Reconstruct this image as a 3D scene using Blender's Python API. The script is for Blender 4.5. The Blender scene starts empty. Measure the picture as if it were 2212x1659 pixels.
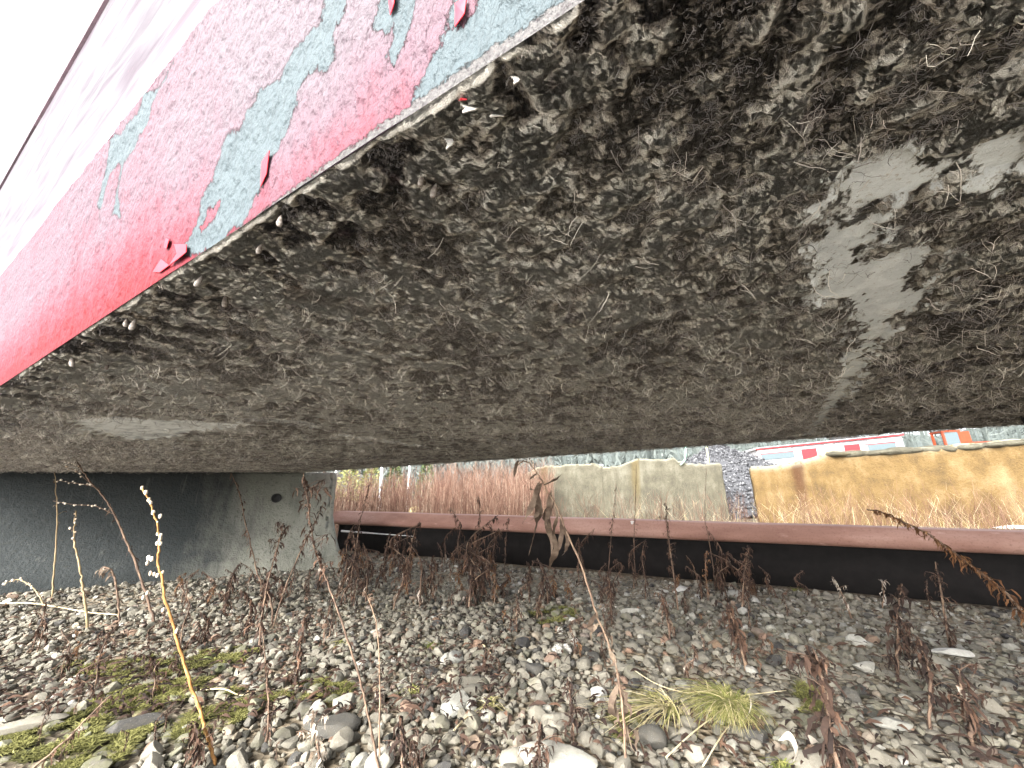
import bpy, math, random
import numpy as np
from mathutils import Matrix, Vector
random.seed(7); rng = np.random.default_rng(7)
SC = bpy.context.scene; COL = SC.collection
R = math.radians

# ------------------------------------------------------------------ camera
EYE = 0.60; FPX = 832.0; IW, IH = 2212.0, 1659.0
PITCH, ROLL, YAW = R(15.75), R(1.0), R(60)
_F = np.array([0, math.cos(PITCH), math.sin(PITCH)]); _U = np.array([0, -math.sin(PITCH), math.cos(PITCH)]); _R = np.array([1., 0, 0])
CX = math.cos(ROLL)*_R - math.sin(ROLL)*_U; CY = math.sin(ROLL)*_R + math.cos(ROLL)*_U
cam = bpy.data.cameras.new('camera'); cam.sensor_width = 36; cam.lens = 36*FPX/IW; cam.clip_start = 0.02; cam.clip_end = 2000
co = bpy.data.objects.new('camera', cam); COL.objects.link(co); SC.camera = co
co.matrix_world = Matrix(((CX[0], CY[0], -_F[0], 0), (CX[1], CY[1], -_F[1], 0), (CX[2], CY[2], -_F[2], EYE), (0, 0, 0, 1)))

# ------------------------------------------------------------------ sky, sun, exposure
w = bpy.data.worlds.new('World'); SC.world = w; w.use_nodes = True
wn = w.node_tree; wn.nodes.clear()
sky = wn.nodes.new('ShaderNodeTexSky'); sky.sky_type = 'NISHITA'; sky.sun_disc = False
SUN_EL, SUN_AZ = R(30), R(214)              # azimuth clockwise from +Y: behind the camera, to the left
sky.sun_elevation = SUN_EL; sky.sun_rotation = SUN_AZ; sky.air_density = 0.6; sky.dust_density = 4.0; sky.ozone_density = 0.4
hs = wn.nodes.new('ShaderNodeHueSaturation'); hs.inputs['Saturation'].default_value = 0.22
bg = wn.nodes.new('ShaderNodeBackground'); bg.inputs['Strength'].default_value = 0.15
wo = wn.nodes.new('ShaderNodeOutputWorld')
wn.links.new(sky.outputs[0], hs.inputs['Color']); wn.links.new(hs.outputs[0], bg.inputs[0]); wn.links.new(bg.outputs[0], wo.inputs[0])
sl = bpy.data.lights.new('sun', 'SUN'); sl.energy = 1.5; sl.angle = R(25); sl.color = (1, .96, .9)
so = bpy.data.objects.new('sun', sl); COL.objects.link(so)
_sd = Vector((math.sin(SUN_AZ)*math.cos(SUN_EL), math.cos(SUN_AZ)*math.cos(SUN_EL), math.sin(SUN_EL)))
so.rotation_euler = _sd.to_track_quat('Z', 'Y').to_euler(); so.location = (-3, -5, 6)
SC.view_settings.view_transform = 'Standard'; SC.view_settings.look = 'None'
SC.view_settings.exposure = 2.65; SC.view_settings.gamma = 1
SC.render.engine = 'CYCLES'
SC.cycles.max_bounces = 8; SC.cycles.diffuse_bounces = 5; SC.cycles.use_denoising = True

# ------------------------------------------------------------------ where a spot of the place is
O = np.array([0, 0, EYE])
def ray(px, py):
    v = (px-IW/2)*CX - (py-IH/2)*CY + FPX*_F
    return v/np.linalg.norm(v)
def onz(px, py, z=0.0):
    r = ray(px, py); return O + r*((z-EYE)/r[2])
def aty(px, py, y):                          # the spot at forward distance y
    r = ray(px, py); return O + r*(y/r[1])
def onplane(px, py, p0, n):
    r = ray(px, py); return O + r*(np.dot(np.asarray(p0)-O, n)/np.dot(r, n))
D = np.array([-math.sin(YAW), math.cos(YAW), 0]); L = np.array([math.cos(YAW), math.sin(YAW), 0]); Z = np.array([0, 0, 1.])
def SL(s, l, z): return D*s + L*l + Z*z

# ------------------------------------------------------------------ mesh helpers
class MB:
    def __init__(s): s.v = []; s.f = []; s.t = []; s.n = 0
    def add(s, v, f, t=0.5):
        v = np.asarray(v, float); s.v.append(v)
        s.f += [tuple(i+s.n for i in q) for q in f]
        s.t.append(np.full(len(v), t) if np.isscalar(t) else np.asarray(t, float)); s.n += len(v); return s
    def box(s, a, b, t=.5):
        x0, y0, z0 = a; x1, y1, z1 = b
        return s.add([(x0,y0,z0),(x1,y0,z0),(x1,y1,z0),(x0,y1,z0),(x0,y0,z1),(x1,y0,z1),(x1,y1,z1),(x0,y1,z1)],
            [(0,3,2,1),(4,5,6,7),(0,1,5,4),(1,2,6,5),(2,3,7,6),(3,0,4,7)], t)
    def tube(s, pts, r0, r1=None, n=6, t=.5, rad=None):
        pts = np.asarray(pts, float); m = len(pts); r1 = r0 if r1 is None else r1
        rs = np.linspace(r0, r1, m) if rad is None else np.asarray(rad)
        tg = np.gradient(pts, axis=0); tg /= np.linalg.norm(tg, axis=1)[:, None]+1e-12
        ref = np.array([0, 0, 1.]) if abs(tg[0][2]) < .8 else np.array([1., 0, 0])
        vs = []
        for i in range(m):
            a = np.cross(tg[i], ref); a /= np.linalg.norm(a)+1e-12; b = np.cross(tg[i], a); ref = np.cross(a, tg[i])
            ref /= np.linalg.norm(ref)+1e-12
            for k in range(n):
                an = 2*math.pi*k/n; vs.append(pts[i]+rs[i]*(a*math.cos(an)+b*math.sin(an)))
        fs = [(i*n+k, i*n+(k+1) % n, (i+1)*n+(k+1) % n, (i+1)*n+k) for i in range(m-1) for k in range(n)]
        fs += [tuple(range(n-1, -1, -1)), tuple((m-1)*n+k for k in range(n))]
        return s.add(vs, fs, t)
    def strip(s, pts, wid, side, t=.5):      # a bent leaf or blade
        pts = np.asarray(pts, float); m = len(pts); wid = np.asarray(wid); side = np.asarray(side)
        if side.ndim == 1: side = np.tile(side, (m, 1))
        vs = np.empty((2*m, 3)); vs[0::2] = pts - side*wid[:, None]; vs[1::2] = pts + side*wid[:, None]
        return s.add(vs, [(2*i, 2*i+1, 2*i+3, 2*i+2) for i in range(m-1)], t)
    def build(s, name, mat, parent=None, smooth=True):
        if not s.v: return None
        return raw(name, np.concatenate(s.v), s.f, mat, parent, np.concatenate(s.t), smooth)
def raw(name, v, f, mat, parent=None, tint=None, smooth=True, attrs=None, loc=None, sharp=0):
    me = bpy.data.meshes.new(name); v = np.asarray(v, np.float32)
    if isinstance(f, np.ndarray):
        nf, k = f.shape
        me.vertices.add(len(v)); me.vertices.foreach_set('co', v.ravel())
        me.loops.add(nf*k); me.loops.foreach_set('vertex_index', f.astype(np.int32).ravel())
        me.polygons.add(nf); me.polygons.foreach_set('loop_start', np.arange(0, nf*k, k, dtype=np.int32))
        me.update(calc_edges=True); me.validate()
    else:
        me.from_pydata(v.tolist(), [], f); me.update()
    for k_, a in dict(attrs or {}, **({'tint': tint} if tint is not None else {})).items():
        at = me.attributes.new(k_, 'FLOAT', 'POINT'); at.data.foreach_set('value', np.asarray(a, np.float32))
    if smooth: me.polygons.foreach_set('use_smooth', np.ones(len(me.polygons), bool))
    for m in (mat if isinstance(mat, (list, tuple)) else [mat]): me.materials.append(m)
    if sharp: me.set_sharp_from_angle(angle=R(sharp))
    o = bpy.data.objects.new(name, me); COL.objects.link(o)
    if parent is not None: o.parent = parent
    if loc is not None: o.location = loc
    return o
def grid(nu, nv):
    i, j = np.meshgrid(np.arange(nu-1), np.arange(nv-1), indexing='ij'); a = (i*nv+j).ravel()
    return np.stack([a, a+nv, a+nv+1, a+1], 1)
def tag(o, label=None, cat=None, group=None, kind=None):
    for k, x in (('label', label), ('category', cat), ('group', group), ('kind', kind)):
        if x: o[k] = x
    return o
def thing(name, label, cat, loc=(0, 0, 0), rz=0, group=None, kind=None):
    o = bpy.data.objects.new(name, None); COL.objects.link(o); o.empty_display_size = .05
    o.location = tuple(loc); o.rotation_euler = (0, 0, rz); return tag(o, label, cat, group, kind)
def ico(sub):
    import bmesh
    bm = bmesh.new(); bmesh.ops.create_icosphere(bm, subdivisions=sub, radius=1)
    v = np.array([x.co[:] for x in bm.verts]); f = np.array([[q.index for q in p.verts] for p in bm.faces]); bm.free(); return v, f
def sdf(P2, poly):                           # signed distance, positive inside
    P2 = np.asarray(P2); poly = np.asarray(poly); d = np.full(len(P2), 1e9); ins = np.zeros(len(P2), bool)
    for a, b in zip(poly, np.roll(poly, -1, 0)):
        e = b-a; q = P2-a; h = np.clip((q@e)/(e@e+1e-18), 0, 1); d = np.minimum(d, np.linalg.norm(q-h[:, None]*e, axis=1))
        c = (a[1] > P2[:, 1]) != (b[1] > P2[:, 1])
        with np.errstate(divide='ignore', invalid='ignore'):
            x = (b[0]-a[0])*(P2[:, 1]-a[1])/(b[1]-a[1]+1e-18)+a[0]
        ins ^= c & (P2[:, 0] < x)
    return np.where(ins, d, -d)
def vnoise(p, seed=0):                       # smooth value noise, -1..1
    p = np.asarray(p, float); i = np.floor(p).astype(np.int64); f = p-i; f = f*f*(3-2*f); out = 0
    dim = p.shape[1]
    for c in range(2**dim):
        h = np.full(len(p), seed*7919+17, np.int64); wt = np.ones(len(p))
        for k in range(dim):
            b = (c >> k) & 1; h = (h ^ ((i[:, k]+b)*(73856093, 19349663, 83492791)[k])) & 0x7fffffff
            wt = wt*(f[:, k] if b else 1-f[:, k])
        h = (h*1103515245+12345) & 0x7fffffff; h = ((h >> 8) ^ h*2654435) & 0xffff
        out = out + wt*(h/32767.5-1)
    return out
def fbm(p, o=4, seed=0):
    s = 0; a = 1; p = np.asarray(p, float)
    for k in range(o): s = s+a*vnoise(p*2**k, seed+k); a *= .5
    return s/1.6

# ------------------------------------------------------------------ material helpers
class NT:
    def __init__(s, name):
        s.m = bpy.data.materials.new(name); s.m.use_nodes = True; s.t = s.m.node_tree; s.t.nodes.clear()
        s.out = s.t.nodes.new('ShaderNodeOutputMaterial')
    def set(s, sock, v):
        if isinstance(v, bpy.types.NodeSocket): s.t.links.new(v, sock)
        elif isinstance(v, (tuple, list)) and len(v) == 3 and sock.type == 'RGBA': sock.default_value = (*v, 1)
        else: sock.default_value = v
    def n(s, typ, ins=None, **props):
        nd = s.t.nodes.new('ShaderNode'+typ)
        for k, v in props.items(): setattr(nd, k, v)
        for k, v in (ins or {}).items(): s.set(nd.inputs[k], v)
        return nd
    def obj(s, scale=(1, 1, 1), rot=(0, 0, 0)):
        c = s.n('TexCoord').outputs['Object']
        return s.n('Mapping', {'Vector': c, 'Scale': scale, 'Rotation': rot}).outputs[0]
    def attr(s, name): return s.n('Attribute', attribute_name=name).outputs['Fac']
    def noise(s, sc, det=4, ro=.55, vec=None, dist=0):
        return s.n('TexNoise', {'Scale': sc, 'Detail': det, 'Roughness': ro, 'Distortion': dist, 'Vector': vec or s.obj()}).outputs['Fac']
    def vor(s, sc, vec=None, feature='F1', rnd=1, out='Distance'):
        return s.n('TexVoronoi', {'Scale': sc, 'Randomness': rnd, 'Vector': vec or s.obj()}, feature=feature).outputs[out]
    def ramp(s, f, stops, interp='LINEAR'):
        nd = s.n('ValToRGB', {0: f}); cr = nd.color_ramp; cr.interpolation = interp
        while len(cr.elements) < len(stops): cr.elements.new(.5)
        for e, (p, c) in zip(cr.elements, stops): e.position = p; e.color = (*c, 1) if isinstance(c, tuple) else (c, c, c, 1)
        return nd.outputs[0]
    def sm(s, f, a, b, lo=0., hi=1.):
        return s.n('MapRange', {0: f, 1: a, 2: b, 3: lo, 4: hi}, interpolation_type='SMOOTHSTEP').outputs[0]
    def mix(s, f, a, b, blend='MIX'): return s.n('Mix', {0: f, 6: a, 7: b}, data_type='RGBA', blend_type=blend).outputs[2]
    def math(s, op, a, b=0., c=0.): return s.n('Math', {0: a, 1: b, 2: c}, operation=op).outputs[0]
    def bump(s, h, st, dist, nrm=None):
        i = {'Height': h, 'Strength': st, 'Distance': dist}
        if nrm is not None: i['Normal'] = nrm
        return s.n('Bump', i).outputs[0]
    def done(s, col, rough=.8, nrm=None, spec=.3, metal=0, trans=0, coat=0):
        b = s.n('BsdfPrincipled', {'Base Color': col, 'Roughness': rough, 'Specular IOR Level': spec, 'Metallic': metal})
        if coat: b.inputs['Coat Weight'].default_value = coat; b.inputs['Coat Roughness'].default_value = .2
        if nrm is not None: s.set(b.inputs['Normal'], nrm)
        sh = b.outputs[0]
        if trans:
            tr = s.n('BsdfTranslucent', {'Color': col}); sh = s.n('MixShader', {0: trans, 1: sh, 2: tr.outputs[0]}).outputs[0]
        s.t.links.new(sh, s.out.inputs[0]); return s.m
def tinted(name, stops, rough=.8, var=120, bump=.3, trans=0, spec=.2):
    n = NT(name); t = n.attr('tint'); x = n.noise(var, 4)
    f = n.math('ADD', t, n.math('MULTIPLY_ADD', x, .5, -.25)); c = n.ramp(f, stops)
    return n.done(c, rough, n.bump(x, bump, .002), spec, trans=trans)
def plain(name, col, rough=.6, metal=0, var=.25, scale=30, bump=.15):
    n = NT(name); x = n.noise(scale, 5); c = n.mix(n.sm(x, .3, .75), tuple(k*(1-var) for k in col), tuple(min(1, k*(1+var)) for k in col))
    return n.done(c, rough, n.bump(x, bump, .01), .3, metal)

M = {}
def m_side():
    n = NT('red_paint_pink_sheen'); v = n.obj()
    pe = n.attr('peel'); fade_sheen = n.attr('fade_sheen'); cr = n.attr('crust')
    st = n.noise(60, 6, .65, n.obj((1, 1, .22)))
    fi = n.noise(420, 3, .6, n.obj((1, 1, .35))); big = n.noise(9, 3)
    f = n.math('ADD', fade_sheen, n.math('MULTIPLY_ADD', st, .7, -.35)); f = n.math('ADD', f, n.math('MULTIPLY_ADD', big, .5, -.25))
    red = n.ramp(f, [(0, (.115, .006, .01)), (.18, (.112, .016, .025)), (.4, (.105, .035, .048)), (.65, (.09, .056, .07)), (1, (.085, .069, .08))])
    red = n.mix(n.math('MULTIPLY', n.sm(fi, .56, .72), n.sm(fade_sheen, .2, .7, .3, .95)), red, (.045, .024, .034))     # fine dirt in the pink
    spk = n.vor(210); red = n.mix(n.math('MULTIPLY', n.sm(spk, .2, .1), n.sm(n.noise(60, 2), .48, .58)), red, (.035, .017, .024))
    blue = n.mix(n.noise(40, 4), (.048, .063, .07), (.06, .078, .085))
    blue = n.mix(n.math('MULTIPLY', n.sm(n.noise(300, 4), .62, .72), .6), blue, (.05, .065, .07))
    jag = n.math('ADD', n.math('MULTIPLY_ADD', n.noise(150, 5, .7, n.obj((1, 1, .5))), .022, -.011), n.math('MULTIPLY_ADD', n.noise(700, 3), .004, -.002))
    pp = n.math('ADD', pe, jag); k = n.sm(pp, -.0004, .0004)
    edge = n.math('MULTIPLY', n.sm(pp, -.0022, -.0002), n.sm(pp, .0012, -.0001))  # dark line: shadow of the paint edge put into the colour
    c = n.mix(k, red, blue); c = n.mix(n.math('MULTIPLY', edge, .85), c, (.02, .006, .009))
    cc = n.math('ADD', cr, n.math('MULTIPLY_ADD', n.noise(260, 5, .7), .016, -.008))
    crust = n.ramp(n.noise(380, 5, .75), [(.3, (.06, .04, .045)), (.45, (.13, .125, .125)), (.6, (.19, .185, .18)), (.75, (.15, .07, .07))])
    kc = n.sm(cc, 0, .002); c = n.mix(kc, c, crust)
    b1 = n.bump(n.vor(190, n.obj((1, 1, .8)), 'SMOOTH_F1'), .55, .003)
    b1 = n.bump(n.noise(110, 4, .6, n.obj((1, 1, .6))), .9, .008, b1)
    b2 = n.bump(n.math('MULTIPLY', k, -1), .9, .0016, b1)
    b3 = n.bump(n.math('MULTIPLY', kc, n.noise(420, 4, .8)), .9, .006, b2)
    return n.done(c, .6, b3, .12)
M['side'] = m_side()
def m_upper():
    n = NT('sky_sheen_paint'); st = n.noise(5, 4, .5, n.obj((.8, 1, 4), (0, R(12), 0)), .4)
    c = n.ramp(st, [(.24, (.036, .022, .03)), (.38, (.06, .05, .06)), (.5, (.085, .083, .086)), (.62, (.052, .043, .052)), (.74, (.08, .078, .082))])  # sky reflection put into the colour as pale streaked lilac
    c = n.mix(n.sm(n.vor(60), .1, .05), c, (.12, .06, .08))
    c = n.mix(n.attr('edge'), c, (.42, .2, .26))
    return n.done(c, .5, n.bump(st, .3, .02), .12)
M['upper'] = m_upper()
def m_bottom():
    n = NT('fouled_hull_bottom'); base = n.obj()
    wv = n.n('TexNoise', {'Scale': 22., 'Detail': 3., 'Vector': base}).outputs['Color']
    vec = n.n('VectorMath', {0: base, 1: n.n('VectorMath', {0: wv, 'Scale': .035}, operation='SCALE').outputs[0]}, operation='ADD').outputs[0]
    med = n.noise(75, 7, .76, vec, .6); fine = n.noise(300, 6, .8, vec, .9); zone = n.noise(5, 3); bl = n.math('ADD', n.attr('blot'), n.math('MULTIPLY_ADD', med, 1.7, -.85))
    f = n.math('ADD', n.math('MULTIPLY', n.sm(bl, .05, .9), .5), n.math('MULTIPLY_ADD', fine, 1.3, -.42)); f = n.math('ADD', f, n.math('MULTIPLY_ADD', zone, .3, -.13)); f = n.math('ADD', f, n.attr('tone'))
    c = n.ramp(f, [(.0, (.065, .06, .06)), (.14, (.19, .165, .14)), (.3, (.43, .38, .315)), (.47, (.7, .645, .55)), (.7, (.83, .79, .7))])
    c = n.mix(n.math('MULTIPLY', n.sm(n.noise(17, 4), .62, .7), .6), c, (.075, .035, .045))
    c = n.mix(n.math('MULTIPLY', n.sm(n.noise(12, 4), .6, .7), .5), c, (.2, .12, .06))
    pj = n.math('ADD', n.attr('pale'), n.math('ADD', n.math('MULTIPLY_ADD', n.noise(28, 6, .7, n.obj((1.2, .7, 1))), .30, -.15), n.math('MULTIPLY_ADD', n.noise(110, 4, .7, n.obj((1, .5, 1))), .10, -.05)))
    k = n.math('MULTIPLY', n.sm(pj, -.016, .022), n.attr('pstr'))
    pale = n.mix(n.noise(90, 5), (.4, .43, .43), (.55, .585, .585)); pale = n.mix(n.sm(n.noise(300, 3), .6, .7), pale, (.3, .29, .25))
    c = n.mix(k, c, pale)
    b = n.bump(f, n.math('MULTIPLY_ADD', k, -.75, .9), .010); b = n.bump(fine, n.math('MULTIPLY_ADD', k, -.5, .7), .004, b)
    return n.done(c, .95, b, .15)
M['bottom'] = m_bottom()
M['algae'] = tinted('dried_algae', [(0, (.11, .1, .095)), (.3, (.27, .24, .21)), (.65, (.53, .48, .415)), (1, (.74, .7, .61))], .95, 300, .2)
M['dark'] = plain('dark_trim', (.05, .025, .035), .5)
def m_conc(name, c0, c1, c2, sc=3., stain_or_shade=None, lichen=0):
    n = NT(name); a = n.noise(sc, 6, .6); b = n.noise(sc*14, 6, .7); st = n.noise(sc*1.6, 5, .6, n.obj((1, 1, .18)))
    c = n.ramp(n.math('ADD', n.math('MULTIPLY', a, .45), n.math('ADD', n.math('MULTIPLY', st, .3), n.math('MULTIPLY', b, .25))), [(.36, c0), (.5, c1), (.62, c2)])
    c = n.mix(n.math('MULTIPLY', n.sm(b, .52, .75), .5), c, tuple(k*.45 for k in c0))
    if stain_or_shade:
        c = n.mix(n.math('MULTIPLY', n.sm(n.noise(2.2, 4, .5, n.obj((1, 1, .12))), .58, .72), .75), c, stain_or_shade)
    c = n.mix(n.sm(n.noise(sc*30, 3), .68, .74), c, tuple(min(1, k*1.5) for k in c2))
    if lichen: c = n.mix(n.math('MULTIPLY', n.attr('top'), n.sm(n.noise(9, 5, .7), .35, .5)), c, (.2, .19, .145))
    h = n.math('ADD', n.math('MULTIPLY', a, .6), b)
    return n.done(c, .92, n.bump(h, .7, .03), .15)
M['barrier'] = m_conc('mossy_grey_concrete', (.022, .026, .028), (.05, .056, .053), (.105, .11, .095))
M['yblock'] = m_conc('ochre_stained_concrete', (.045, .032, .018), (.108, .071, .029), (.17, .126, .068), 2.6, (.036, .013, .008), 1)
M['gblock'] = m_conc('olive_grey_concrete', (.04, .038, .03), (.074, .069, .05), (.125, .12, .093), 2.6, (.075, .058, .026), 1)
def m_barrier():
    n = NT('shade_toned_concrete'); a = n.noise(3, 6, .6); b = n.noise(42, 6, .7); st = n.noise(5, 5, .6, n.obj((1, 1, .18)))
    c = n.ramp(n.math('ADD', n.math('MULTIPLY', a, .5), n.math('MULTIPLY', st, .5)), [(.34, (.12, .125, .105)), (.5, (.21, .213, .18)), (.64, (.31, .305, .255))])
    k = n.math('ADD', n.attr('stain_or_shade'), n.math('ADD', n.math('MULTIPLY_ADD', st, 1.3, -.65), n.math('MULTIPLY_ADD', a, .8, -.4)))
    c = n.mix(n.sm(k, .1, .9), c, n.mix(b, (.018, .021, .023), (.04, .045, .044)))  # dark coat stands for the shade on the left of the barrier
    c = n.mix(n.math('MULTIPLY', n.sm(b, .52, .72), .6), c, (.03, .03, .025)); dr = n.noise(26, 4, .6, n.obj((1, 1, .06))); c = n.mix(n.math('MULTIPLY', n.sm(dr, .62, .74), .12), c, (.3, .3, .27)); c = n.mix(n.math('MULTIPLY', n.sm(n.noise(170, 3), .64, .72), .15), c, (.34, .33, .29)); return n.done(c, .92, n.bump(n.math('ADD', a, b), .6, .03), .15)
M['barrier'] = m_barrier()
def m_rust():
    n = NT('rusty_steel'); a = n.noise(5, 5, .6, n.obj((.25, 1, 1))); b = n.noise(90, 5, .7); s = n.noise(11, 4, .6, n.obj((.6, 1, 2.5)))
    c = n.ramp(a, [(.3, (.15, .075, .054)), (.5, (.23, .125, .094)), (.7, (.32, .2, .16))])
    c = n.mix(n.math('MULTIPLY', n.sm(b, .5, .75), .6), c, (.09, .035, .025))
    c = n.mix(n.math('MULTIPLY', n.sm(s, .6, .76), .45), c, (.45, .32, .27))
    return n.done(c, .72, n.bump(b, .35, .004), .35)
M['rust'] = m_rust(); M['web_shade'] = plain('web_shade_black', (.006, .005, .005), .9, 0, .4, 20, .2)  # near-black web: shade below the flange put into the colour
def m_stone():
    n = NT('gravel_stone'); t = n.attr('tint'); x = n.noise(70, 5, .65); y = n.noise(420, 3, .7)
    c = n.ramp(t, [(0, (.022, .022, .024)), (.12, (.06, .058, .052)), (.3, (.108, .101, .083)), (.5, (.158, .147, .12)), (.68, (.212, .198, .162)), (.8, (.185, .115, .08)), (.86, (.15, .155, .145)), (.95, (.28, .27, .23)), (1, (.34, .335, .31))])
    c = n.mix(n.math('MULTIPLY', n.sm(x, .4, .7), .5), c, n.mix(.6, c, (.085, .072, .05)))
    c = n.mix(n.math('MULTIPLY', n.sm(y, .6, .72), .35), c, (.55, .52, .46))
    c = n.mix(n.math('MULTIPLY', n.attr('green'), n.sm(n.noise(35, 4), .35, .6)), c, (.11, .13, .035))
    return n.done(c, .85, n.bump(n.math('ADD', x, n.math('MULTIPLY', y, .5)), .45, .006), .25)
M['stone'] = m_stone()
def m_soil():
    n = NT('gritty_soil'); v = n.vor(45, None, 'F1', 1, 'Color'); g = n.n('RGBToBW', {0: v}).outputs[0]; x = n.noise(2.5, 5)
    c = n.ramp(g, [(.2, (.06, .05, .037)), (.5, (.125, .108, .08)), (.8, (.22, .195, .15))]); c = n.mix(n.math('MULTIPLY', n.sm(x, .4, .65), .6), c, (.2, .16, .11))
    return n.done(c, .95, n.bump(n.vor(45), .8, .02), .1)
M['soil'] = m_soil()
M['moss'] = tinted('moss', [(0, (.045, .046, .016)), (.5, (.125, .124, .038)), (1, (.24, .23, .09))], .95, 200, .3)
M['leafb'] = tinted('withered_leaf', [(0, (.02, .014, .012)), (.4, (.06, .036, .026)), (.7, (.12, .068, .044)), (.9, (.2, .155, .115)), (1, (.38, .33, .28))], .85, 200, .3, .12)
M['leafp'] = tinted('pale_dead_leaf', [(0, (.075, .052, .038)), (.5, (.19, .145, .105)), (1, (.5, .45, .38))], .8, 160, .3, .15)
M['leafo'] = tinted('rust_brown_frond', [(0, (.035, .017, .01)), (.5, (.13, .062, .028)), (1, (.26, .15, .075))], .85, 200, .3, .15)
M['stemo'] = tinted('orange_stalk', [(0, (.14, .065, .022)), (.5, (.3, .15, .048)), (1, (.44, .29, .12))], .7, 150, .3)
M['stemb'] = tinted('brown_stalk', [(0, (.04, .027, .022)), (.5, (.12, .08, .058)), (1, (.26, .185, .125))], .8, 150, .3)
M['stemp'] = tinted('straw_stalk', [(0, (.13, .09, .045)), (.5, (.26, .2, .115)), (1, (.42, .35, .23))], .75, 150, .3)
M['bud'] = tinted('downy_bud', [(0, (.3, .19, .11)), (.5, (.58, .47, .36)), (1, (.8, .74, .64))], .9, 300, .3)
M['grass'] = tinted('yellow_green_grass', [(0, (.09, .11, .025)), (.45, (.2, .21, .06)), (.75, (.36, .32, .14)), (1, (.58, .5, .3))], .7, 60, .2, .2)
M['straw'] = tinted('bleached_straw', [(0, (.18, .135, .065)), (.5, (.36, .29, .16)), (1, (.58, .52, .37))], .7, 60, .2, .1)
M['brush'] = tinted('russet_brush', [(0, (.06, .03, .022)), (.5, (.15, .084, .06)), (.8, (.24, .16, .115)), (1, (.34, .28, .21))], .9, 20, .1, .15)
M['tree'] = tinted('winter_wood', [(0, (.04, .048, .045)), (.5, (.07, .083, .078)), (1, (.105, .118, .11))], .95, 3, .1)
M['heap'] = tinted('dark_crushed_stone', [(0, (.03, .031, .034)), (.5, (.075, .077, .083)), (1, (.2, .203, .21))], .9, 20, .3)
M['white'] = plain('white_gloss_paint', (.28, .285, .293), .35, 0, .05)
M['red'] = plain('red_paint', (.3, .02, .025), .4)
M['orange'] = plain('orange_red_paint', (.2, .035, .013), .45)
M['glass'] = plain('grey_glass', (.075, .1, .11), .12, 0, .1)
M['steel'] = plain('pale_metal', (.68, .69, .7), .4, 0, .12)
M['black'] = plain('black_rubber', (.02, .02, .02), .8)
M['mussel'] = tinted('mussel_shell', [(0, (.07, .055, .045)), (.5, (.14, .118, .1)), (1, (.22, .2, .18))], .6, 400, .4)
M['flake'] = plain('red_flake', (.5, .02, .035), .5, 0, .2)
M['clod'] = plain('chalky_clod', (.34, .33, .3), .95, 0, .4, 150, .5)
M['wflake'] = plain('white_flake', (.5, .485, .45), .8, 0, .25, 200)
M['wood'] = plain('weathered_stub', (.33, .26, .18), .9, 0, .4, 40, .5)
M['snow'] = plain('old_snow', (.6, .61, .63), .7, 0, .04)
M['hose'] = plain('mint_hose', (.35, .62, .5), .5); M['hosey'] = plain('yellow_hose', (.55, .58, .22), .5)
M['yell'] = plain('pale_yellow_stone', (.62, .52, .26), .85, 0, .25, 8)

# ------------------------------------------------------------------ ground
def gz(x, y): return 0.012*vnoise(np.stack([np.atleast_1d(x)*1.7, np.atleast_1d(y)*1.7], 1), 3)
xs = np.concatenate([-np.geomspace(400, 6, 26), np.linspace(-5.5, 5.5, 140), np.geomspace(6, 400, 26)])
ys = np.concatenate([-np.geomspace(200, 3, 16), np.linspace(-2.5, 8, 140), np.geomspace(8.5, 600, 34)])
X, Y = np.meshgrid(xs, ys, indexing='ij')
zz = gz(X.ravel(), Y.ravel()) - .012
tag(raw('ground', np.stack([X.ravel(), Y.ravel(), zz], 1), grid(len(xs), len(ys)), M['soil']), 'gritty brown soil under the gravel and brush', 'ground', kind='structure')

M['reflector'] = m_conc('pale_bounce_slab', (.46, .46, .45), (.56, .56, .55), (.64, .64, .63), 2.)
ap = SL(0, 0, 0); b = MB(); pa = [SL(-6, -7, 0), SL(9, -7, 0), SL(9, -.22, 0), SL(-6, -.22, 0)]  # unseen slab, added to bounce light up onto the hull bottom
b.add([p_+np.array([0, 0, z_]) for z_ in (-.1, .012) for p_ in pa], [(0, 1, 2, 3), (7, 6, 5, 4)]+[(i, 4+i, 4+(i+1) % 4, (i+1) % 4) for i in range(4)]); tag(b.build('bounce_slab', M['reflector'], None, False), 'added unseen pale slab bouncing light under the hull', 'light bounce', kind='structure')
M['hillc'] = plain('far_hillside', (.075, .09, .085), .95, 0, .3, .25, .1)
hx = np.linspace(-160, 220, 90); hy = np.linspace(72, 150, 24); HX, HY = np.meshgrid(hx, hy, indexing='ij'); hp_ = np.stack([HX.ravel(), HY.ravel()], 1)
hzz = np.clip((hp_[:, 1]-72)/45, 0, 1)**.6*17*(1+.3*fbm(hp_/40, 3, 2))-.3
tag(raw('hills', np.stack([hp_[:, 0], hp_[:, 1], hzz], 1), grid(90, 24), M['hillc']), 'low grey green hillside behind the far wood', 'hill', kind='structure')

# ------------------------------------------------------------------ barge hull
HB = EYE+.22                                # flat bottom height
CH = (.126, .22); KN = (.09, .5); TP = (.063, 1.0); FARL = 2.24
hull = thing('barge_hull', 'red painted steel barge hull with weed fouled flat bottom resting on a concrete barrier', 'boat', (0, 0, 0), -R(30))
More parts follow.
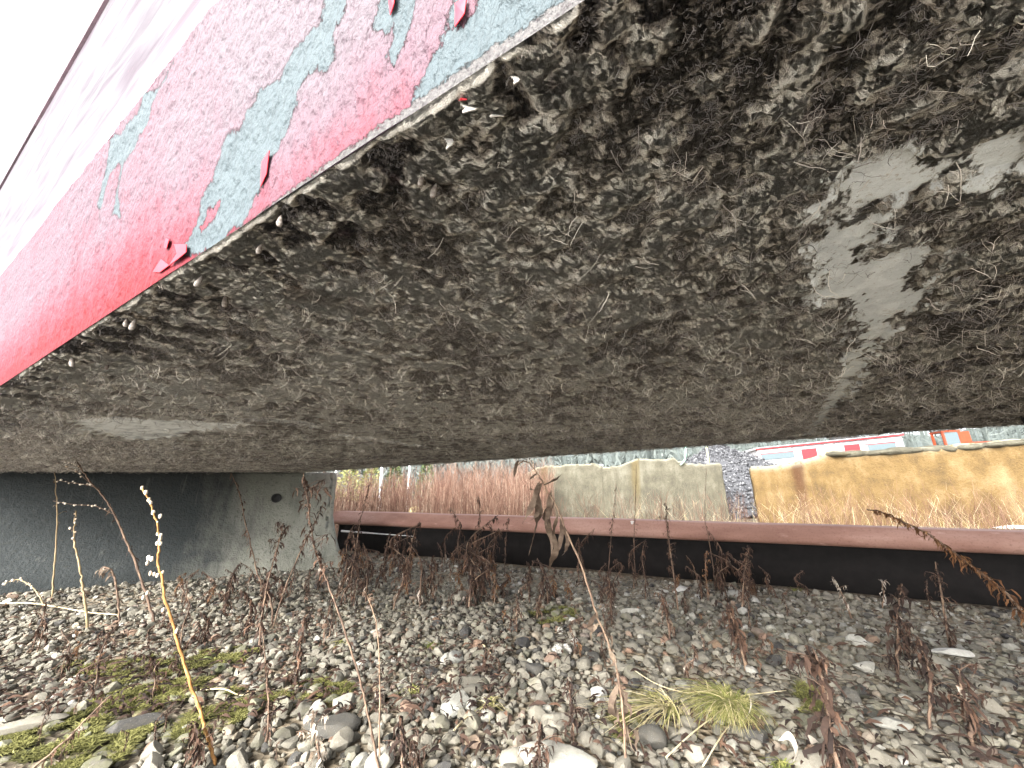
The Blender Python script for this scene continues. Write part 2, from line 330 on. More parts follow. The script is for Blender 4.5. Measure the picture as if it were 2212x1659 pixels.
# hull-local axes: x = -s, y = lateral, z up
def hl(s, l, z): return np.stack([-np.asarray(s), np.asarray(l), np.asarray(z)], -1)
def blotch(P): # pale dusty mats among the dark fouling
    a = fbm(P*np.array([50, 50])+.3*fbm(P*100, 2, 40)[:, None], 3, 31)+.35*vnoise(P*9, 33); return np.clip((a+.16)/.42, 0, 1)
def pix_bottom(p): q = onz(p[0], p[1], HB); return (q@D, q@L)
sfine = np.concatenate([np.arange(-.75, .45, .0026), np.arange(.45, 1.0, .005)])
sb = np.concatenate([-np.geomspace(3.2, .76, 90), sfine, np.geomspace(1.005, 9, 170)])
lb = [CH[0]]; st = .0022
while lb[-1] < FARL: lb.append(lb[-1]+st); st = min(st*1.007, .013)
lb = np.array(lb); lb[-1] = FARL
S_, L_ = np.meshgrid(sb, lb, indexing='ij'); P2 = np.stack([S_.ravel(), L_.ravel()], 1)
pal = [[(1815,362),(1835,345),(1895,340),(1950,318),(2000,332),(2060,318),(2110,303),(2165,283),(2230,250),(2230,352),(2130,378),(2060,380),(2010,410),(1975,440),(1945,420),(1908,445),(1893,500),(1890,560),(1950,545),(2005,520),(2040,540),(1985,600),(2015,640),(1937,692),(1882,766),(1835,846),(1795,890),(1764,936),(1738,941),(1762,900),(1798,835),(1828,775),(1850,720),(1842,668),(1800,655),(1755,655),(1762,560),(1782,470)],
  [(143,906),(217,898),(300,902),(420,908),(560,916),(430,932),(343,950),(267,948),(183,930)],
  [(720,935),(800,942),(917,962),(905,968),(800,955),(720,942)], [(1030,946),(1080,948),(1150,961),(1100,961)],
  [(450,905),(560,898),(700,915),(690,925),(560,914)], [(1500,940),(1620,925),(1700,940),(1650,945),(1520,950)]]
sgn = [.9, .55, .6, .6, .35, .4]; sts = [.82, .55, .6, .4, .4, .4]; pale = np.full(len(P2), -1.); pstr = np.full(len(P2), .85)
for g, st_, pl in zip(sgn, sts, pal):
    q = sdf(P2, np.array([pix_bottom(p) for p in pl])); q = np.where(q > 0, np.minimum(q*2.2, .11)*(.5+.5*g), q*1.6)-(1-g)*.03; pstr = np.where(q > pale, st_, pstr); pale = np.maximum(pale, q)
tone = -.20*np.exp(-((L_-CH[0])/.06)**2) + .10*np.exp(-(((L_-.34)/.16)**2+((S_+.05)/.5)**2)) - .10*np.clip((L_-.9)/1.2, 0, 1)
smd = sdf(P2, np.array([pix_bottom(p) for p in [(1940,700),(2230,560),(2230,900),(1775,935)]])).reshape(L_.shape)
tone = tone - .12*np.clip(smd/.05+.5, 0, 1)
blot = blotch(P2)
dz = -.004*blot + .0035*fbm(P2*42, 3, 5) + .003*fbm(P2*130, 2, 9)
dz = np.where(pale > 0, dz*.25+.003, dz); edge = (L_.ravel() < CH[0]+.001); dz[edge] = 0
raw('bottom_plate', hl(P2[:, 0], P2[:, 1], HB+dz), grid(len(sb), len(lb))[:, ::-1], M['bottom'], hull, attrs={'pale': pale, 'tone': tone.ravel(), 'blot': blot, 'pstr': pstr})
# side: chine up to the knuckle
na = np.array([CH[0]-KN[0], 0, 0]); _w = L*(KN[0]-CH[0])+Z*(KN[1]-CH[1]); SN = np.cross(D, _w); SN /= np.linalg.norm(SN); HP = KN[1]-CH[1]
def pix_side(p): q = onplane(p[0], p[1], SL(0, CH[0], HB), SN); return (q@D, (q[2]-HB))
ss = np.concatenate([-np.geomspace(3.2, .13, 40), np.arange(-.12, .9, .002), np.geomspace(.905, 9, 60)]); tt = np.linspace(0, 1, 140)
S2, T2 = np.meshgrid(ss, tt, indexing='ij'); Q = np.stack([S2.ravel(), T2.ravel()*HP], 1)
peels = [[(735,-25),(742,20),(736,40),(718,52),(716,130),(702,150),(690,142),(700,125),(668,150),(650,180),(632,200),(640,225),(620,250),(612,290),(600,310),(588,330),(566,345),(565,390),(556,400),(540,445),(520,480),(496,490),(480,520),(420,545),(395,540),(430,480),(440,430),(462,395),(490,300),(520,285),(560,200),(610,170),(640,110),(700,50),(715,-25)],
  [(1000,-25),(985,20),(970,55),(962,100),(945,130),(905,200),(900,215),(960,190),(1040,140),(1110,95),(1180,40),(1260,-25)],
  [(838,-20),(820,30),(815,50),(835,60),(850,30),(870,90),(900,-20)], [(858,80),(845,110),(850,130),(860,95)],
  [(372,136),(352,172),(325,230),(318,270),(302,290),(290,320),(268,350),(255,395),(256,440),(262,472),(244,460),(250,420),(262,350),(240,370),(222,420),(215,470),(213,440),(222,380),(235,340),(238,295),(262,290),(300,240),(312,200),(345,190)]]
holes = [[(478,430),(465,470),(440,500),(432,490),(450,450)], [(1040,-20),(1030,20),(1010,40),(985,62),(990,40),(1000,15),(1015,-20)]]
pe = np.full(len(Q), -1.)
for i, pl in enumerate(peels): pe = np.maximum(pe, sdf(Q, np.array([pix_side(p) for p in pl]))+(.0035 if i < 4 else .0005))
for pl in holes: pe = np.minimum(pe, -sdf(Q, np.array([pix_side(p) for p in pl])))
crust = .0085*np.clip((.34-Q[:, 0])/.22, 0, 1)-.0015*(Q[:, 0] > .4)-Q[:, 1]
fade_sheen = .45+.75*np.clip(Q[:, 1]/.13, 0, 1) - .55*np.clip((Q[:, 0]-.22)/.35, 0, 1) - .12*np.clip((.14-Q[:, 0])/.15, 0, 1)  # red to pink: faded paint with the fall of light put into it
lat = CH[0]+(KN[0]-CH[0])*T2.ravel(); nx = .0016*fbm(Q*60, 3, 21)*np.clip(T2.ravel()*20, 0, 1) + np.clip(pe*40, -1, 1)*.0008
raw('side_panel', hl(Q[:, 0], lat+nx, HB+Q[:, 1]), grid(len(ss), len(tt)), M['side'], hull, attrs={'peel': pe, 'fade_sheen': fade_sheen, 'crust': crust})
su = np.linspace(-3.2, 9, 240); tu = np.linspace(0, 1, 24); S3, T3 = np.meshgrid(su, tu, indexing='ij'); b3 = .006*np.sin(T3*3)*vnoise(np.stack([S3.ravel()*3, T3.ravel()*2], 1), 4).reshape(S3.shape)
raw('upper_strake', hl(S3.ravel(), (KN[0]+(TP[0]-KN[0])*T3+b3).ravel(), (EYE+KN[1]+(TP[1]-KN[1])*T3).ravel()), grid(len(su), len(tu)), M['upper'], hull, attrs={'edge': np.exp(-(T3.ravel()/.05)**2)*.8})
b = MB(); b.box((-9, TP[0]-.004, EYE+TP[1]-.012), (3.2, TP[0]+.05, EYE+TP[1]+.012)); b.build('gunwale', M['dark'], hull)
b = MB(); b.box((-9, TP[0]+.05, EYE+TP[1]-.02), (3.2, FARL-.02, EYE+TP[1]-.005)); b.build('deck', M['dark'], hull)
b = MB(); b.box((-9, FARL-.02, HB+.002), (3.2, FARL+.004, EYE+TP[1])); b.build('far_side_panel', M['red'], hull)
for x in (-9, 3.19): b = MB(); b.box((x, CH[0]+.01, HB+.006), (x+.01, FARL-.025, EYE+TP[1]-.025)); b.build('end_plate', M['red'], hull)
# lifted paint flakes on the side, each a bent chip
def flake(pl, lift, mt, name='paint_flake'):
    q = np.array([onplane(p[0], p[1], SL(0, CH[0], HB), SN) for p in pl]); c = q.mean(0); out = -SN if SN@L > 0 else SN
    vs = [np.append([-(p@D), p@L], p[2])+0 for p in q]
    o2 = np.array([-(out@D), out@L, out[2]]); vs = np.array(vs); k = np.linspace(0, 1, len(vs))
    vs = vs + o2*(.001+lift*np.sin(k*math.pi))[:, None]; cc = vs.mean(0)+o2*lift*.3
    n = len(vs); V = np.concatenate([vs, [cc], vs-o2*.0006, [cc-o2*.0006]])
    F = [(i, (i+1) % n, n) for i in range(n)]+[((i+1) % n+n+1, i+n+1, 2*n+1) for i in range(n)]+[(i, i+n+1, (i+1) % n+n+1, (i+1) % n) for i in range(n)]
    raw(name, V, F, mt, hull, smooth=False)
flake([(378,528),(410,530),(412,548),(395,562),(372,575),(385,550)], .003, M['flake'])
flake([(568,352),(590,330),(584,380),(565,405)], .0025, M['flake'])
flake([(350,560),(372,575),(352,590),(332,588)], .002, M['flake'])
flake([(985,10),(1015,5),(1010,40),(985,60)], .0025, M['flake'])
flake([(840,-10),(862,-10),(858,20),(845,35)], .0025, M['flake'])
flake([(360,515),(372,520),(366,540),(356,535)], .002, M['flake'])
# hanging tassels of dried algae: several roots drawn into one drooping tip
def algae():
    N = 82000
    u = rng.random(N)
    l = CH[0]+.004+(FARL-CH[0]-.006)*rng.random(N)**1.75; s = np.where(u < .42, rng.normal(.1, .45, N), rng.uniform(-1.6, 5.5, N))
    e = 1800; l[:e] = FARL-.004*rng.random(e); s[:e] = rng.uniform(-1.6, 4.2, e)
    pts = np.stack([s, l], 1); inp = np.full(N, -1.)
    for pl in pal[:2]: inp = np.maximum(inp, sdf(pts, np.array([pix_bottom(p) for p in pl])))
    keep = (inp < -.004) | (rng.random(N) < .06); s, l, N = s[keep], l[keep], keep.sum()
    far = np.clip(.75+.4*np.hypot(s, l), .8, 1.9); tuft = rng.random(N) < .03+.3*np.clip(far-.9, 0, 1)
    bl = blotch(np.stack([s, l], 1)); tone_ = .06+.5*bl+.16*rng.normal(size=N)+.32*tuft*(rng.random(N) < .6)-.5*np.exp(-((l-CH[0])/.09)**2)  # strands toned down at the chine to offset the sky light there
    tone_ = np.clip(np.where(rng.random(N) < .16, rng.uniform(.0, .1, N), tone_), 0, 1)
    A_ = np.array((0, .22, .45, .68, .86, 1.)); K = len(A_); V = []; T = []
    for k in range(6):                        # strand k of every clump, all at once
        ln = np.where(tuft, .010+.016*rng.random(N), .0035+.008*rng.random(N))*far*np.clip((l-CH[0])/.12, .3, 1); az = rng.random(N)*2*math.pi
        rs_, rl_ = s+np.cos(az)*ln, np.clip(l+np.sin(az)*ln, CH[0]+.002, FARL-.001)
        drop = ln*np.where(tuft, .3+1.0*rng.random(N), .1+.5*rng.random(N))*np.clip(far, .8, 1.4)*np.clip(1.25-.55*np.clip(l-.4, 0, 2)-.12*np.clip(s-1, 0, 4), .22, 1); drop = np.minimum(drop, .022); az2 = rng.random(N)*2*math.pi
        tip = np.stack([-(s+np.cos(az2)*ln*.15), np.clip(l+np.sin(az2)*ln*.15, CH[0]+.002, FARL), HB-drop], 1); root = np.stack([-rs_, rl_, np.full(N, HB+.001)], 1)
        wid = (.00013+.00026*rng.random(N)+.00012*tuft)*far**1.4
        sd = rng.normal(size=(N, 3)); sd /= np.linalg.norm(sd, axis=1)[:, None]; bend = rng.normal(size=N)*.22
        for a in A_:
            p = root*(1-a)+tip*a; p[:, 2] += ln*.3*a*(1-a); p += sd*(ln*bend*math.sin(a*math.pi))[:, None]+sd[:, ::-1]*(ln*.07*math.sin(a*8))[:, None]
            ww = (wid*(1-.5*a))[:, None]; V.append(np.stack([p-sd*ww, p+sd*ww], 1)); T.append(np.stack([tone_, tone_], 1))
    V = np.stack(V, 1).reshape(N, 6, K, 2, 3); T = np.stack(T, 1)
    base = (np.arange(N*6)*2*K)[:, None, None]; q = np.array([[2*i, 2*i+1, 2*i+3, 2*i+2] for i in range(K-1)])[None]
    return V.reshape(-1, 3), (base+q).reshape(-1, 4), T.reshape(-1)
av, af, at_ = algae()
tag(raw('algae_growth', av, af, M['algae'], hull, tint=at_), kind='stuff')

# ------------------------------------------------------------------ mussels and chips hanging under the hull
iv, if_ = ico(3); jv, jf_ = ico(2)
def mussel(px, py, size, label, tint=.6, rot=0, tilt=.5):
    p = onz(px, py, HB-.004); v = iv.copy(); v[:, 2] = np.where(v[:, 2] > 0, v[:, 2]*1.35, v[:, 2]); tp = np.clip((v[:, 2]+1)/2.3, 0, 1)
    v[:, 0] *= .62*(1-.62*tp); v[:, 1] *= .40*(1-.55*tp); v[:, 1] += .07*np.sign(v[:, 1])*(np.abs(v[:, 0]) < .35); v[:, 0] += .18*tp**2
    size *= .8; v *= size*.5; a, c = math.cos(rot), math.sin(rot)
    v = np.stack([v[:, 0]*a-v[:, 1]*c, v[:, 0]*c+v[:, 1]*a, v[:, 2]], 1); v[:, 2] -= size*.5
    v[:, 0] += tilt*.3*v[:, 2]
    tag(raw('mussel_shell', v, if_, M['mussel'], tint=np.clip(tint+.4*np.sin(v[:, 2]/size*26), 0, 1), loc=p), label, 'mussel', 'mussel shells hanging under the hull')
for a in [(940,400,.0135,'round banded mussel shell with a white curved edge, larger of the pair under the hull'),
  (912,380,.011,'narrow pinkish mussel shell, upper left one of the pair under the hull',.5,.6),
  (434,598,.014,'pale green white mussel shell hanging close to the red flakes at the hull edge',.95,.3,1.),
  (487,640,.017,'long brown mussel shell hanging away from the red hull edge',.25,.1,-.3),
  (290,692,.017,'cream mussel shell hanging lower beside a smaller pair near the chine',.85,.5,.2),
  (272,690,.013,'slim cream mussel shell just left of the larger cream one near the chine',.8,.9,-.5),
  (155,772,.02,'biggest whitish mussel shell near the left end of the red hull edge',.8,.2,-1.),
  (563,528,.012,'small grey white mussel shell below the peeling blue paint',.75,1.1,.4),
  (605,468,.012,'thin grey mussel shell dangling right under the crusty chine',.7,.4,-.2),
  (845,1005,.03,'dull brown mussel shell far under the hull above the concrete barrier',.4,.2,.2),
  (233,785,.014,'dark mussel shell half hidden in weed near the left chine',.15,.2,.2)]: mussel(*a)
def chip(px, py, w_, h_, mt, label):
    p = onz(px, py, HB-.003); n = 9; V = []; F = []
    for i in range(n):
        t = i/(n-1); ww = w_*.5*(1-t)**.7*(.75+.5*random.random()); x = .25*w_*math.sin(t*4); y = .2*w_*math.cos(t*3)
        V += [(x-ww, y, -t*h_), (x+ww, y+.3*ww, -t*h_), (x+ww, y+.0008+.3*ww, -t*h_), (x-ww, y+.0008, -t*h_)]
    for i in range(n-1):
        for k in range(4): F.append((4*i+k, 4*i+(k+1) % 4, 4*i+4+(k+1) % 4, 4*i+4+k))
    F.append((3, 2, 1, 0)); tag(raw('paint_chip', V, F, mt, loc=p, smooth=False), label, 'paint chip', 'paint chips hanging under the hull')
chip(1008, 215, .010, .012, M['wflake'], 'torn white paint chip with red corner hanging beside the chine')
chip(1066, 235, .010, .008, M['wflake'], 'ragged white paint chip just right of the red cornered one')
chip(968, 295, .005, .011, M['wflake'], 'narrow vertical white paint chip above the pair of mussels')
chip(1112, 160, .004, .008, M['wflake'], 'tiny white paint chip uppermost near the crusty chine')
chip(1000, 208, .007, .003, M['flake'], 'small red paint chip at the top of the torn white one')
# frayed dark rope at the right edge
b = MB(); p0 = onz(2210, 900, HB-.002); pts = [p0+np.array([.004*math.sin(i*1.9), .004*math.cos(i*1.3), -.02*i]) for i in range(9)]
rp = thing('frayed_rope', 'dark frayed rope end hanging under the hull at the right edge', 'rope', p0)
b.tube([p-p0 for p in pts], .006, .007, 7); b.build('strand_core', M['black'], rp)
b = MB()
for k in range(120):
    q = pts[random.randrange(1, 9)]-p0; d = rng.normal(size=3)*.012; d[2] -= .006
    b.strip([q, q+d*.6, q+d+np.array([0, 0, -.008])], [.0012, .001, .0004], rng.normal(size=3)*.7, .2)
b.build('frayed_fibres', M['leafb'], rp)

# ------------------------------------------------------------------ concrete barrier under the left end
A = onz(0, 1287); B = onz(722, 1224); u = (B-A)/np.linalg.norm(B-A); nb = np.array([-u[1], u[0], 0]); A2 = A-u*1.6; LEN = np.linalg.norm(B-A2)
bar = thing('concrete_barrier', 'mossy grey concrete traffic barrier holding up the left end of the hull', 'barrier', A2, math.atan2(u[1], u[0]))
prof = [(0, -.02), (0, .09), (.07, .2), (.13, .33), (.165, .55), (.185, .795), (.2, .815), (.38, .815), (.395, .795), (.42, .5), (.45, .33), (.6, .09), (.6, -.02)]
pp = []
for a, c in zip(prof[:-1], prof[1:]):
    k = max(1, int(np.hypot(c[0]-a[0], c[1]-a[1])/.03)); pp += [(a[0]+(c[0]-a[0])*i/k, a[1]+(c[1]-a[1])*i/k) for i in range(k)]
pp.append(prof[-1]); pp = np.array(pp); nx_ = 130; xx = np.linspace(0, LEN, nx_)
Xb, Kb = np.meshgrid(xx, np.arange(len(pp)), indexing='ij'); vb = np.stack([Xb.ravel(), pp[Kb.ravel(), 0], pp[Kb.ravel(), 1]], 1)
vb[:, 1] += .006*fbm(vb*6, 3, 2); vb[:, 0] += (vb[:, 0] > LEN-.08)*(.010*fbm(vb*22, 3, 8)+.13*np.clip((.36-vb[:, 2])/.36, 0, 1)-.05)
nk = len(pp); fb = [tuple(q) for q in grid(nx_, nk)]; fb += [tuple(range(nk)), tuple((nx_-1)*nk+k for k in range(nk-1, -1, -1))]
# the lifting hole is a black disc on the wall, its shade put into the colour
raw('wall', vb, fb, M['barrier'], bar, attrs={'stain_or_shade': np.clip((LEN-.25-vb[:, 0])/1.1, 0, 1)*1.2-.2*np.clip((.25-vb[:, 2])/.25, 0, 1)})  # left darker, right end and foot paler: light falloff put into the colour
hp = onplane(597, 1076, A+nb*.172, nb); hx = (hp-A2)@u; b = MB()
ring = [(math.cos(a)*.042, math.sin(a)*.040) for a in np.linspace(0, 2*math.pi, 20, endpoint=False)]
yo = (hp-A2)@nb-.02
b.add([(hx+x, yo+.012, hp[2]+z) for x, z in ring]+[(hx+x*.82, yo, hp[2]+z*.82) for x, z in ring]+[(hx+x*.75, yo+.010, hp[2]+z*.75) for x, z in ring],
  [(i, (i+1) % 20, 20+(i+1) % 20, 20+i) for i in range(20)]+[(20+i, 20+(i+1) % 20, 40+(i+1) % 20, 40+i) for i in range(20)]+[tuple(40+i for i in range(20))])
b.build('lifting_hole', M['black'], bar)

# ------------------------------------------------------------------ rusty steel beam
beam = thing('steel_beam', 'long rusty steel beam with thick rounded top flange lying on the gravel', 'beam', (0, 0, 0), -R(30)); beam.rotation_euler = (0, R(.25), -R(30)); beam.location = (0, 0, -.004)
BL = 3.1; x0, x1 = -4.33, 3.6
hd = [(BL+.03, .262), (BL+.005, .268), (BL-.004, .285), (BL+.004, .312), (BL+.05, .40), (BL+.06, .405), (BL+.20, .405), (BL+.21, .39), (BL+.21, .285), (BL+.19, .262)]
def extr(pf, name, par, xa=x0, xb=x1, nseg=60, mt=None):
    xs_ = np.linspace(xa, xb, nseg); k = len(pf); v = np.array([(x, p[0]+.0015*math.sin(x*9+i), p[1]+.0012*math.sin(x*5+i)-(.0065*(x+4.3) if p[1] > .38 else 0)) for x in xs_ for i, p in enumerate(pf)])
    f = [(i*k+j, i*k+(j+1) % k, (i+1)*k+(j+1) % k, (i+1)*k+j) for i in range(nseg-1) for j in range(k)]
    f += [tuple(range(k)), tuple((nseg-1)*k+j for j in range(k-1, -1, -1))]
    o = raw(name, v, [q[::-1] for q in f], mt or M['rust'], par); return o
extr(hd, 'top_flange', beam); extr([(BL+.13, -.04), (BL+.13, .262), (BL+.15, .262), (BL+.15, -.04)], 'web', beam, mt=M['web_shade'])
extr([(BL-.0, -.09), (BL+.0, -.05), (BL+.03, -.04), (BL+.19, -.04), (BL+.22, -.05), (BL+.22, -.09)], 'bottom_flange', beam)
bp = onplane(1365, 1128, SL(0, BL+.03, 0), -L); b = MB(); rr = [(math.cos(a)*(.012+.004*math.sin(a*5)), math.sin(a)*(.012+.003*math.sin(a*3))) for a in np.linspace(0, 2*math.pi, 18, endpoint=False)]
lx = -(bp@D); b.add([(lx+x, BL+.004+.046*((bp[2]+z-.312)/.088)-.003, bp[2]+z) for x, z in rr]+[(lx, BL+.004+.046*((bp[2]-.312)/.088)-.004, bp[2])], [(i, (i+1) % 18, 18) for i in range(18)])
b.build('paint_spot', M['wflake'], beam)
pA, pB = onplane(738, 1147, SL(0, BL+.04, 0), L), onplane(893, 1158.5, SL(0, BL+.04, 0), L)
b = MB(); b.tube([pA-pA, (pB-pA)*.5, pB-pA], .012, .002, 8); o = b.build('metal_rod', M['steel']); o.location = pA; tag(o, 'thin white metal rod propped along the dark side of the beam', 'rod')
q = onz(1176, 1206); b = MB(); n_ = 7
prf = [(-.03, -.02), (.024, -.022), (.03, .02), (-.022, .024)]
b.add([(x*(1-.03*i)+.004*math.sin(i), y, .02*i-.01+(.012*math.sin(x*90) if i == n_-1 else 0)) for i in range(n_) for x, y in prf], [(i*4+j, i*4+(j+1) % 4, i*4+4+(j+1) % 4, i*4+4+j) for i in range(n_-1) for j in range(4)]+[(3, 2, 1, 0), (24, 25, 26, 27)])
o = b.build('wood_stub', M['wood'], smooth=False); o.location = q; tag(o, 'short pale wooden stub standing against the dark beam', 'wood stub')

# ------------------------------------------------------------------ gravel
def stone_templates(sub, n):
    v0, f0 = ico(sub); out = []
    for i in range(n):
        v = v0*np.array([1, rng.uniform(.65, 1), rng.uniform(.5, .85)])
        for k in range(rng.integers(9, 15)):
            nn = rng.normal(size=3); nn /= np.linalg.norm(nn); t = rng.uniform(.38, .72); d = v@nn-t; v = v-np.clip(d, 0, None)[:, None]*nn*.93
        v = v*(1+.05*fbm(v*2.2+i*7, 3, i))[:, None]; out.append(v)
    return out, f0
def rotm(n):
    q = rng.normal(size=(n, 4)); q /= np.linalg.norm(q, axis=1)[:, None]; w_, x, y, z = q.T
    return np.stack([1-2*(y*y+z*z), 2*(x*y-z*w_), 2*(x*z+y*w_), 2*(x*y+z*w_), 1-2*(x*x+z*z), 2*(y*z-x*w_), 2*(x*z-y*w_), 2*(y*z+x*w_), 1-2*(x*x+y*y)], 1).reshape(n, 3, 3)
MOSS = [np.array([onz(*p)[:2] for p in pl]) for pl in
  [[(-40,1600),(130,1560),(250,1500),(330,1480),(440,1470),(440,1550),(300,1600),(200,1670),(60,1690),(-60,1690)], [(380,1560),(450,1500),(560,1490),(640,1500),(560,1530),(440,1590),(400,1640)],
   [(600,1510),(680,1470),(760,1490),(720,1525),(640,1530)], [(150,1430),(350,1420),(560,1400),(500,1450),(330,1470),(170,1480)], [(1120,1330),(1210,1310),(1250,1330),(1180,1350)], [(1740,1470),(1770,1500),(1750,1550),(1730,1520)], [(1330,1560),(1370,1540),(1380,1590),(1340,1600)]]]
def mossd(p): return np.max([sdf(p, m) for m in MOSS], axis=0)
def gravel_mesh():
    cand = 190000; x = rng.uniform(-5.2, 5.0, cand); y = rng.uniform(.2, 6.6, cand)
    s = x*D[0]+y*D[1]; l = x*L[0]+y*L[1]; dist = np.hypot(x, y)
    ok = (l < 3.12) | ((s > 4.35) & (l < 5)); ok &= (y > .85) & (np.abs(x) < 1.75*y+.75)
    ok &= ((np.stack([x, y], 1)-A2[:2])@nb[:2] < .05) | (x > -1.6)
    x, y = x[ok], y[ok]; n = len(x); r = np.exp(rng.normal(math.log(.0094), .48, n)); r = np.clip(r, .005, .027)
    o = np.argsort(-r); x, y, r = x[o], y[o], r[o]; cell = {}; keep = []
    for i in range(n):
        cx, cy = int(x[i]/.09), int(y[i]/.09); good = True
        for a in (-1, 0, 1):
            for b_ in (-1, 0, 1):
                for j in cell.get((cx+a, cy+b_), ()):
                    if (x[i]-x[j])**2+(y[i]-y[j])**2 < (.70*(r[i]+r[j]))**2: good = False; break
                if not good: break
            if not good: break
        if good: cell.setdefault((cx, cy), []).append(i); keep.append(i)
    k = np.array(keep); x, y, r = x[k], y[k], r[k]; n = len(k); print('stones', n)
    z = gz(x, y)-.014+rng.uniform(-.15, .55, n)*r+.004
    silt = np.clip(vnoise(np.stack([x*1.6, y*1.9], 1), 12)*1.4+.5*vnoise(np.stack([x*5, y*5], 1), 13), 0, 1); z = z-silt*np.minimum(r*.75, .014)
    md = mossd(np.stack([x, y], 1)); z = z-np.clip(md*.3, 0, .012)
    tint = np.clip(.46+.13*rng.normal(size=n), .1, .72); u_ = rng.random(n)
    tint = np.where(u_ < .08, rng.uniform(0, .14, n), tint); tint = np.where((u_ > .86) & (u_ < .91), rng.uniform(.76, .84, n), tint)
    l = x*L[0]+y*L[1]; tint = np.where(u_ > .962-.09*(l > 2.2)*(x > -1), rng.uniform(.9, 1, n), tint)  # extra white stones by the beam, brighter light there put into the tint
    green = np.clip((md+.05)*7, 0, 1)*.6+.1*(rng.random(n) < .3); near = np.hypot(x, y) < 2.3
    VV = []; FF = []; TT = []; GG = []; off = 0
    for sub, sel in ((2, near), (1, ~near)):
        tm, f0 = stone_templates(sub, 26); idx = np.where(sel)[0]; ti = rng.integers(0, 26, len(idx))
        for t in range(26):
            ii = idx[ti == t]
            if not len(ii): continue
            v = np.einsum('nij,vj->nvi', rotm(len(ii)), tm[t]); v *= np.array([1, 1, .8]); v = v*(r[ii]*1.45)[:, None, None]+np.stack([x[ii], y[ii], z[ii]], 1)[:, None, :]
            nv = len(tm[t]); FF.append((f0[None]+(np.arange(len(ii))*nv)[:, None, None]+off).reshape(-1, 3)); off += nv*len(ii)
            VV.append(v.reshape(-1, 3)); TT.append(np.repeat(tint[ii], nv)); GG.append(np.repeat(green[ii], nv))
    return np.concatenate(VV), np.concatenate(FF), np.concatenate(TT), np.concatenate(GG)
gv, gf, gt, gg = gravel_mesh()
tag(raw('gravel', gv, gf, M['stone'], tint=gt, attrs={'green': gg}, sharp=24), 'loose grey brown gravel covering the ground under the hull', 'gravel', kind='stuff')
# single stones one can point to
biv, bif = ico(4)
def stone(px, py, rx, ry, rz_, tint, label, cuts=9, rot=0, seed=1, name='stone'):
    r_ = np.random.default_rng(seed); v = biv.copy()
    for k in range(cuts):
        nn = r_.normal(size=3); nn /= np.linalg.norm(nn); t = r_.uniform(.5, .82); v = v-np.clip(v@nn-t, 0, None)[:, None]*nn*.95
    v = v*(1+.04*fbm(v*3+seed, 4, seed))[:, None]*np.array([rx, ry, rz_])*1.15; a, c = math.cos(rot), math.sin(rot)
    v = np.stack([v[:, 0]*a-v[:, 1]*c, v[:, 0]*c+v[:, 1]*a, v[:, 2]], 1); p = onz(px, py, .006)
    tag(raw(name, v, bif, M['stone'], tint=np.full(len(v), tint), attrs={'green': np.zeros(len(v))}, loc=p, sharp=30), label, 'stone', 'larger stones lying on the gravel')
for a in [(715,1568,.068,.045,.022,.13,'large dark grey green slab at lower left of centre',10,.3,1), (990,1528,.045,.038,.034,.9,'speckled pale granite block, square edged, near the bottom',8,.4,2),
  (1155,1447,.031,.026,.022,.10,'smooth rounded dark grey pebble with pale vein'), (1290,1502,.027,.022,.02,1.,'bright white angular stone right of the granite block',9,.2,4),
  (1200,1650,.10,.05,.028,.96,'big pale flat stone cut by the bottom edge',9,-.3,5), (1010,1472,.055,.04,.018,.34,'broad flat brown grey stone behind the granite block',9,.1,6),
  (1015,1502,.05,.034,.02,.30,'grey flat stone touching the granite block',9,.8,7), (1408,1595,.032,.03,.024,.16,'smooth slate blue stone at lower right of centre',7,.5,8),
  (1130,1391,.034,.03,.02,.02,'black coal like lump in the middle of the gravel',12,.5,9), (820,1652,.03,.026,.026,.95,'pale chalky stone at the bottom edge by the thin stalks',9,.9,10),
  (1735,1640,.055,.03,.02,.42,'long brown stone low at the right',9,-.3,11), (1870,1440,.04,.026,.014,.97,'flat white trapezoid stone right of the grass tuft',8,.2,12), (1925,1560,.042,.022,.012,.9,'blue white flat stone lower right',8,-.2,13),
  (985,1421,.03,.025,.022,.88,'lilac grey stone in the centre left of the black lump',9,.4,14), (1365,1320,.055,.02,.014,.97,'white oblong stone behind the hanging leaf weed',8,.2,15), (740,1520,.034,.03,.024,.95,'cream stone above the dark slab',9,.2,16),
  (690,1530,.026,.022,.018,.93,'small cream wedge stone left of the other cream stone',9,.7,17), (545,1480,.034,.014,.012,.93,'pale tooth shaped stone on the green moss',7,.2,18), (280,1570,.07,.03,.02,.07,'blackened wood like slab lying on the moss',10,.5,19),
  (40,1575,.09,.03,.02,.6,'long grey white slab at the far lower left',8,.5,20), (1470,1275,.05,.035,.02,1.,'bright bluish white stone under the beam in the middle',8,.2,21), (1590,1285,.075,.04,.022,.9,'wide pale grey stone against the beam',8,.1,22), (2060,1410,.06,.022,.012,1.,'long white flat stone at the right',8,-.2,23),
  (1200,1560,.035,.03,.026,.66,'tan block stone right of the granite block',9,.2,24), (1110,1640,.03,.028,.02,.62,'tan rounded stone by the bottom edge',9,.3,25), (1530,1520,.03,.026,.02,.4,'brown grey lump below the grass tuft',9,.3,26)]: stone(*a)
# chalky lichen clod
b = MB(); p = onz(1215, 1412)
for k in range(26):
    d = rng.normal(size=3)*np.array([.016, .011, .006]); d[2] = abs(d[2]); b.add(iv[:, :]*rng.uniform(.008, .015)*(1+.35*vnoise(iv*3+k, k))[:, None]+d, [tuple(q) for q in if_])
o = b.build('chalky_clod', M['clod'], smooth=False); o.location = p; tag(o, 'crumbly white chalky clod in the middle of the gravel', 'clod')

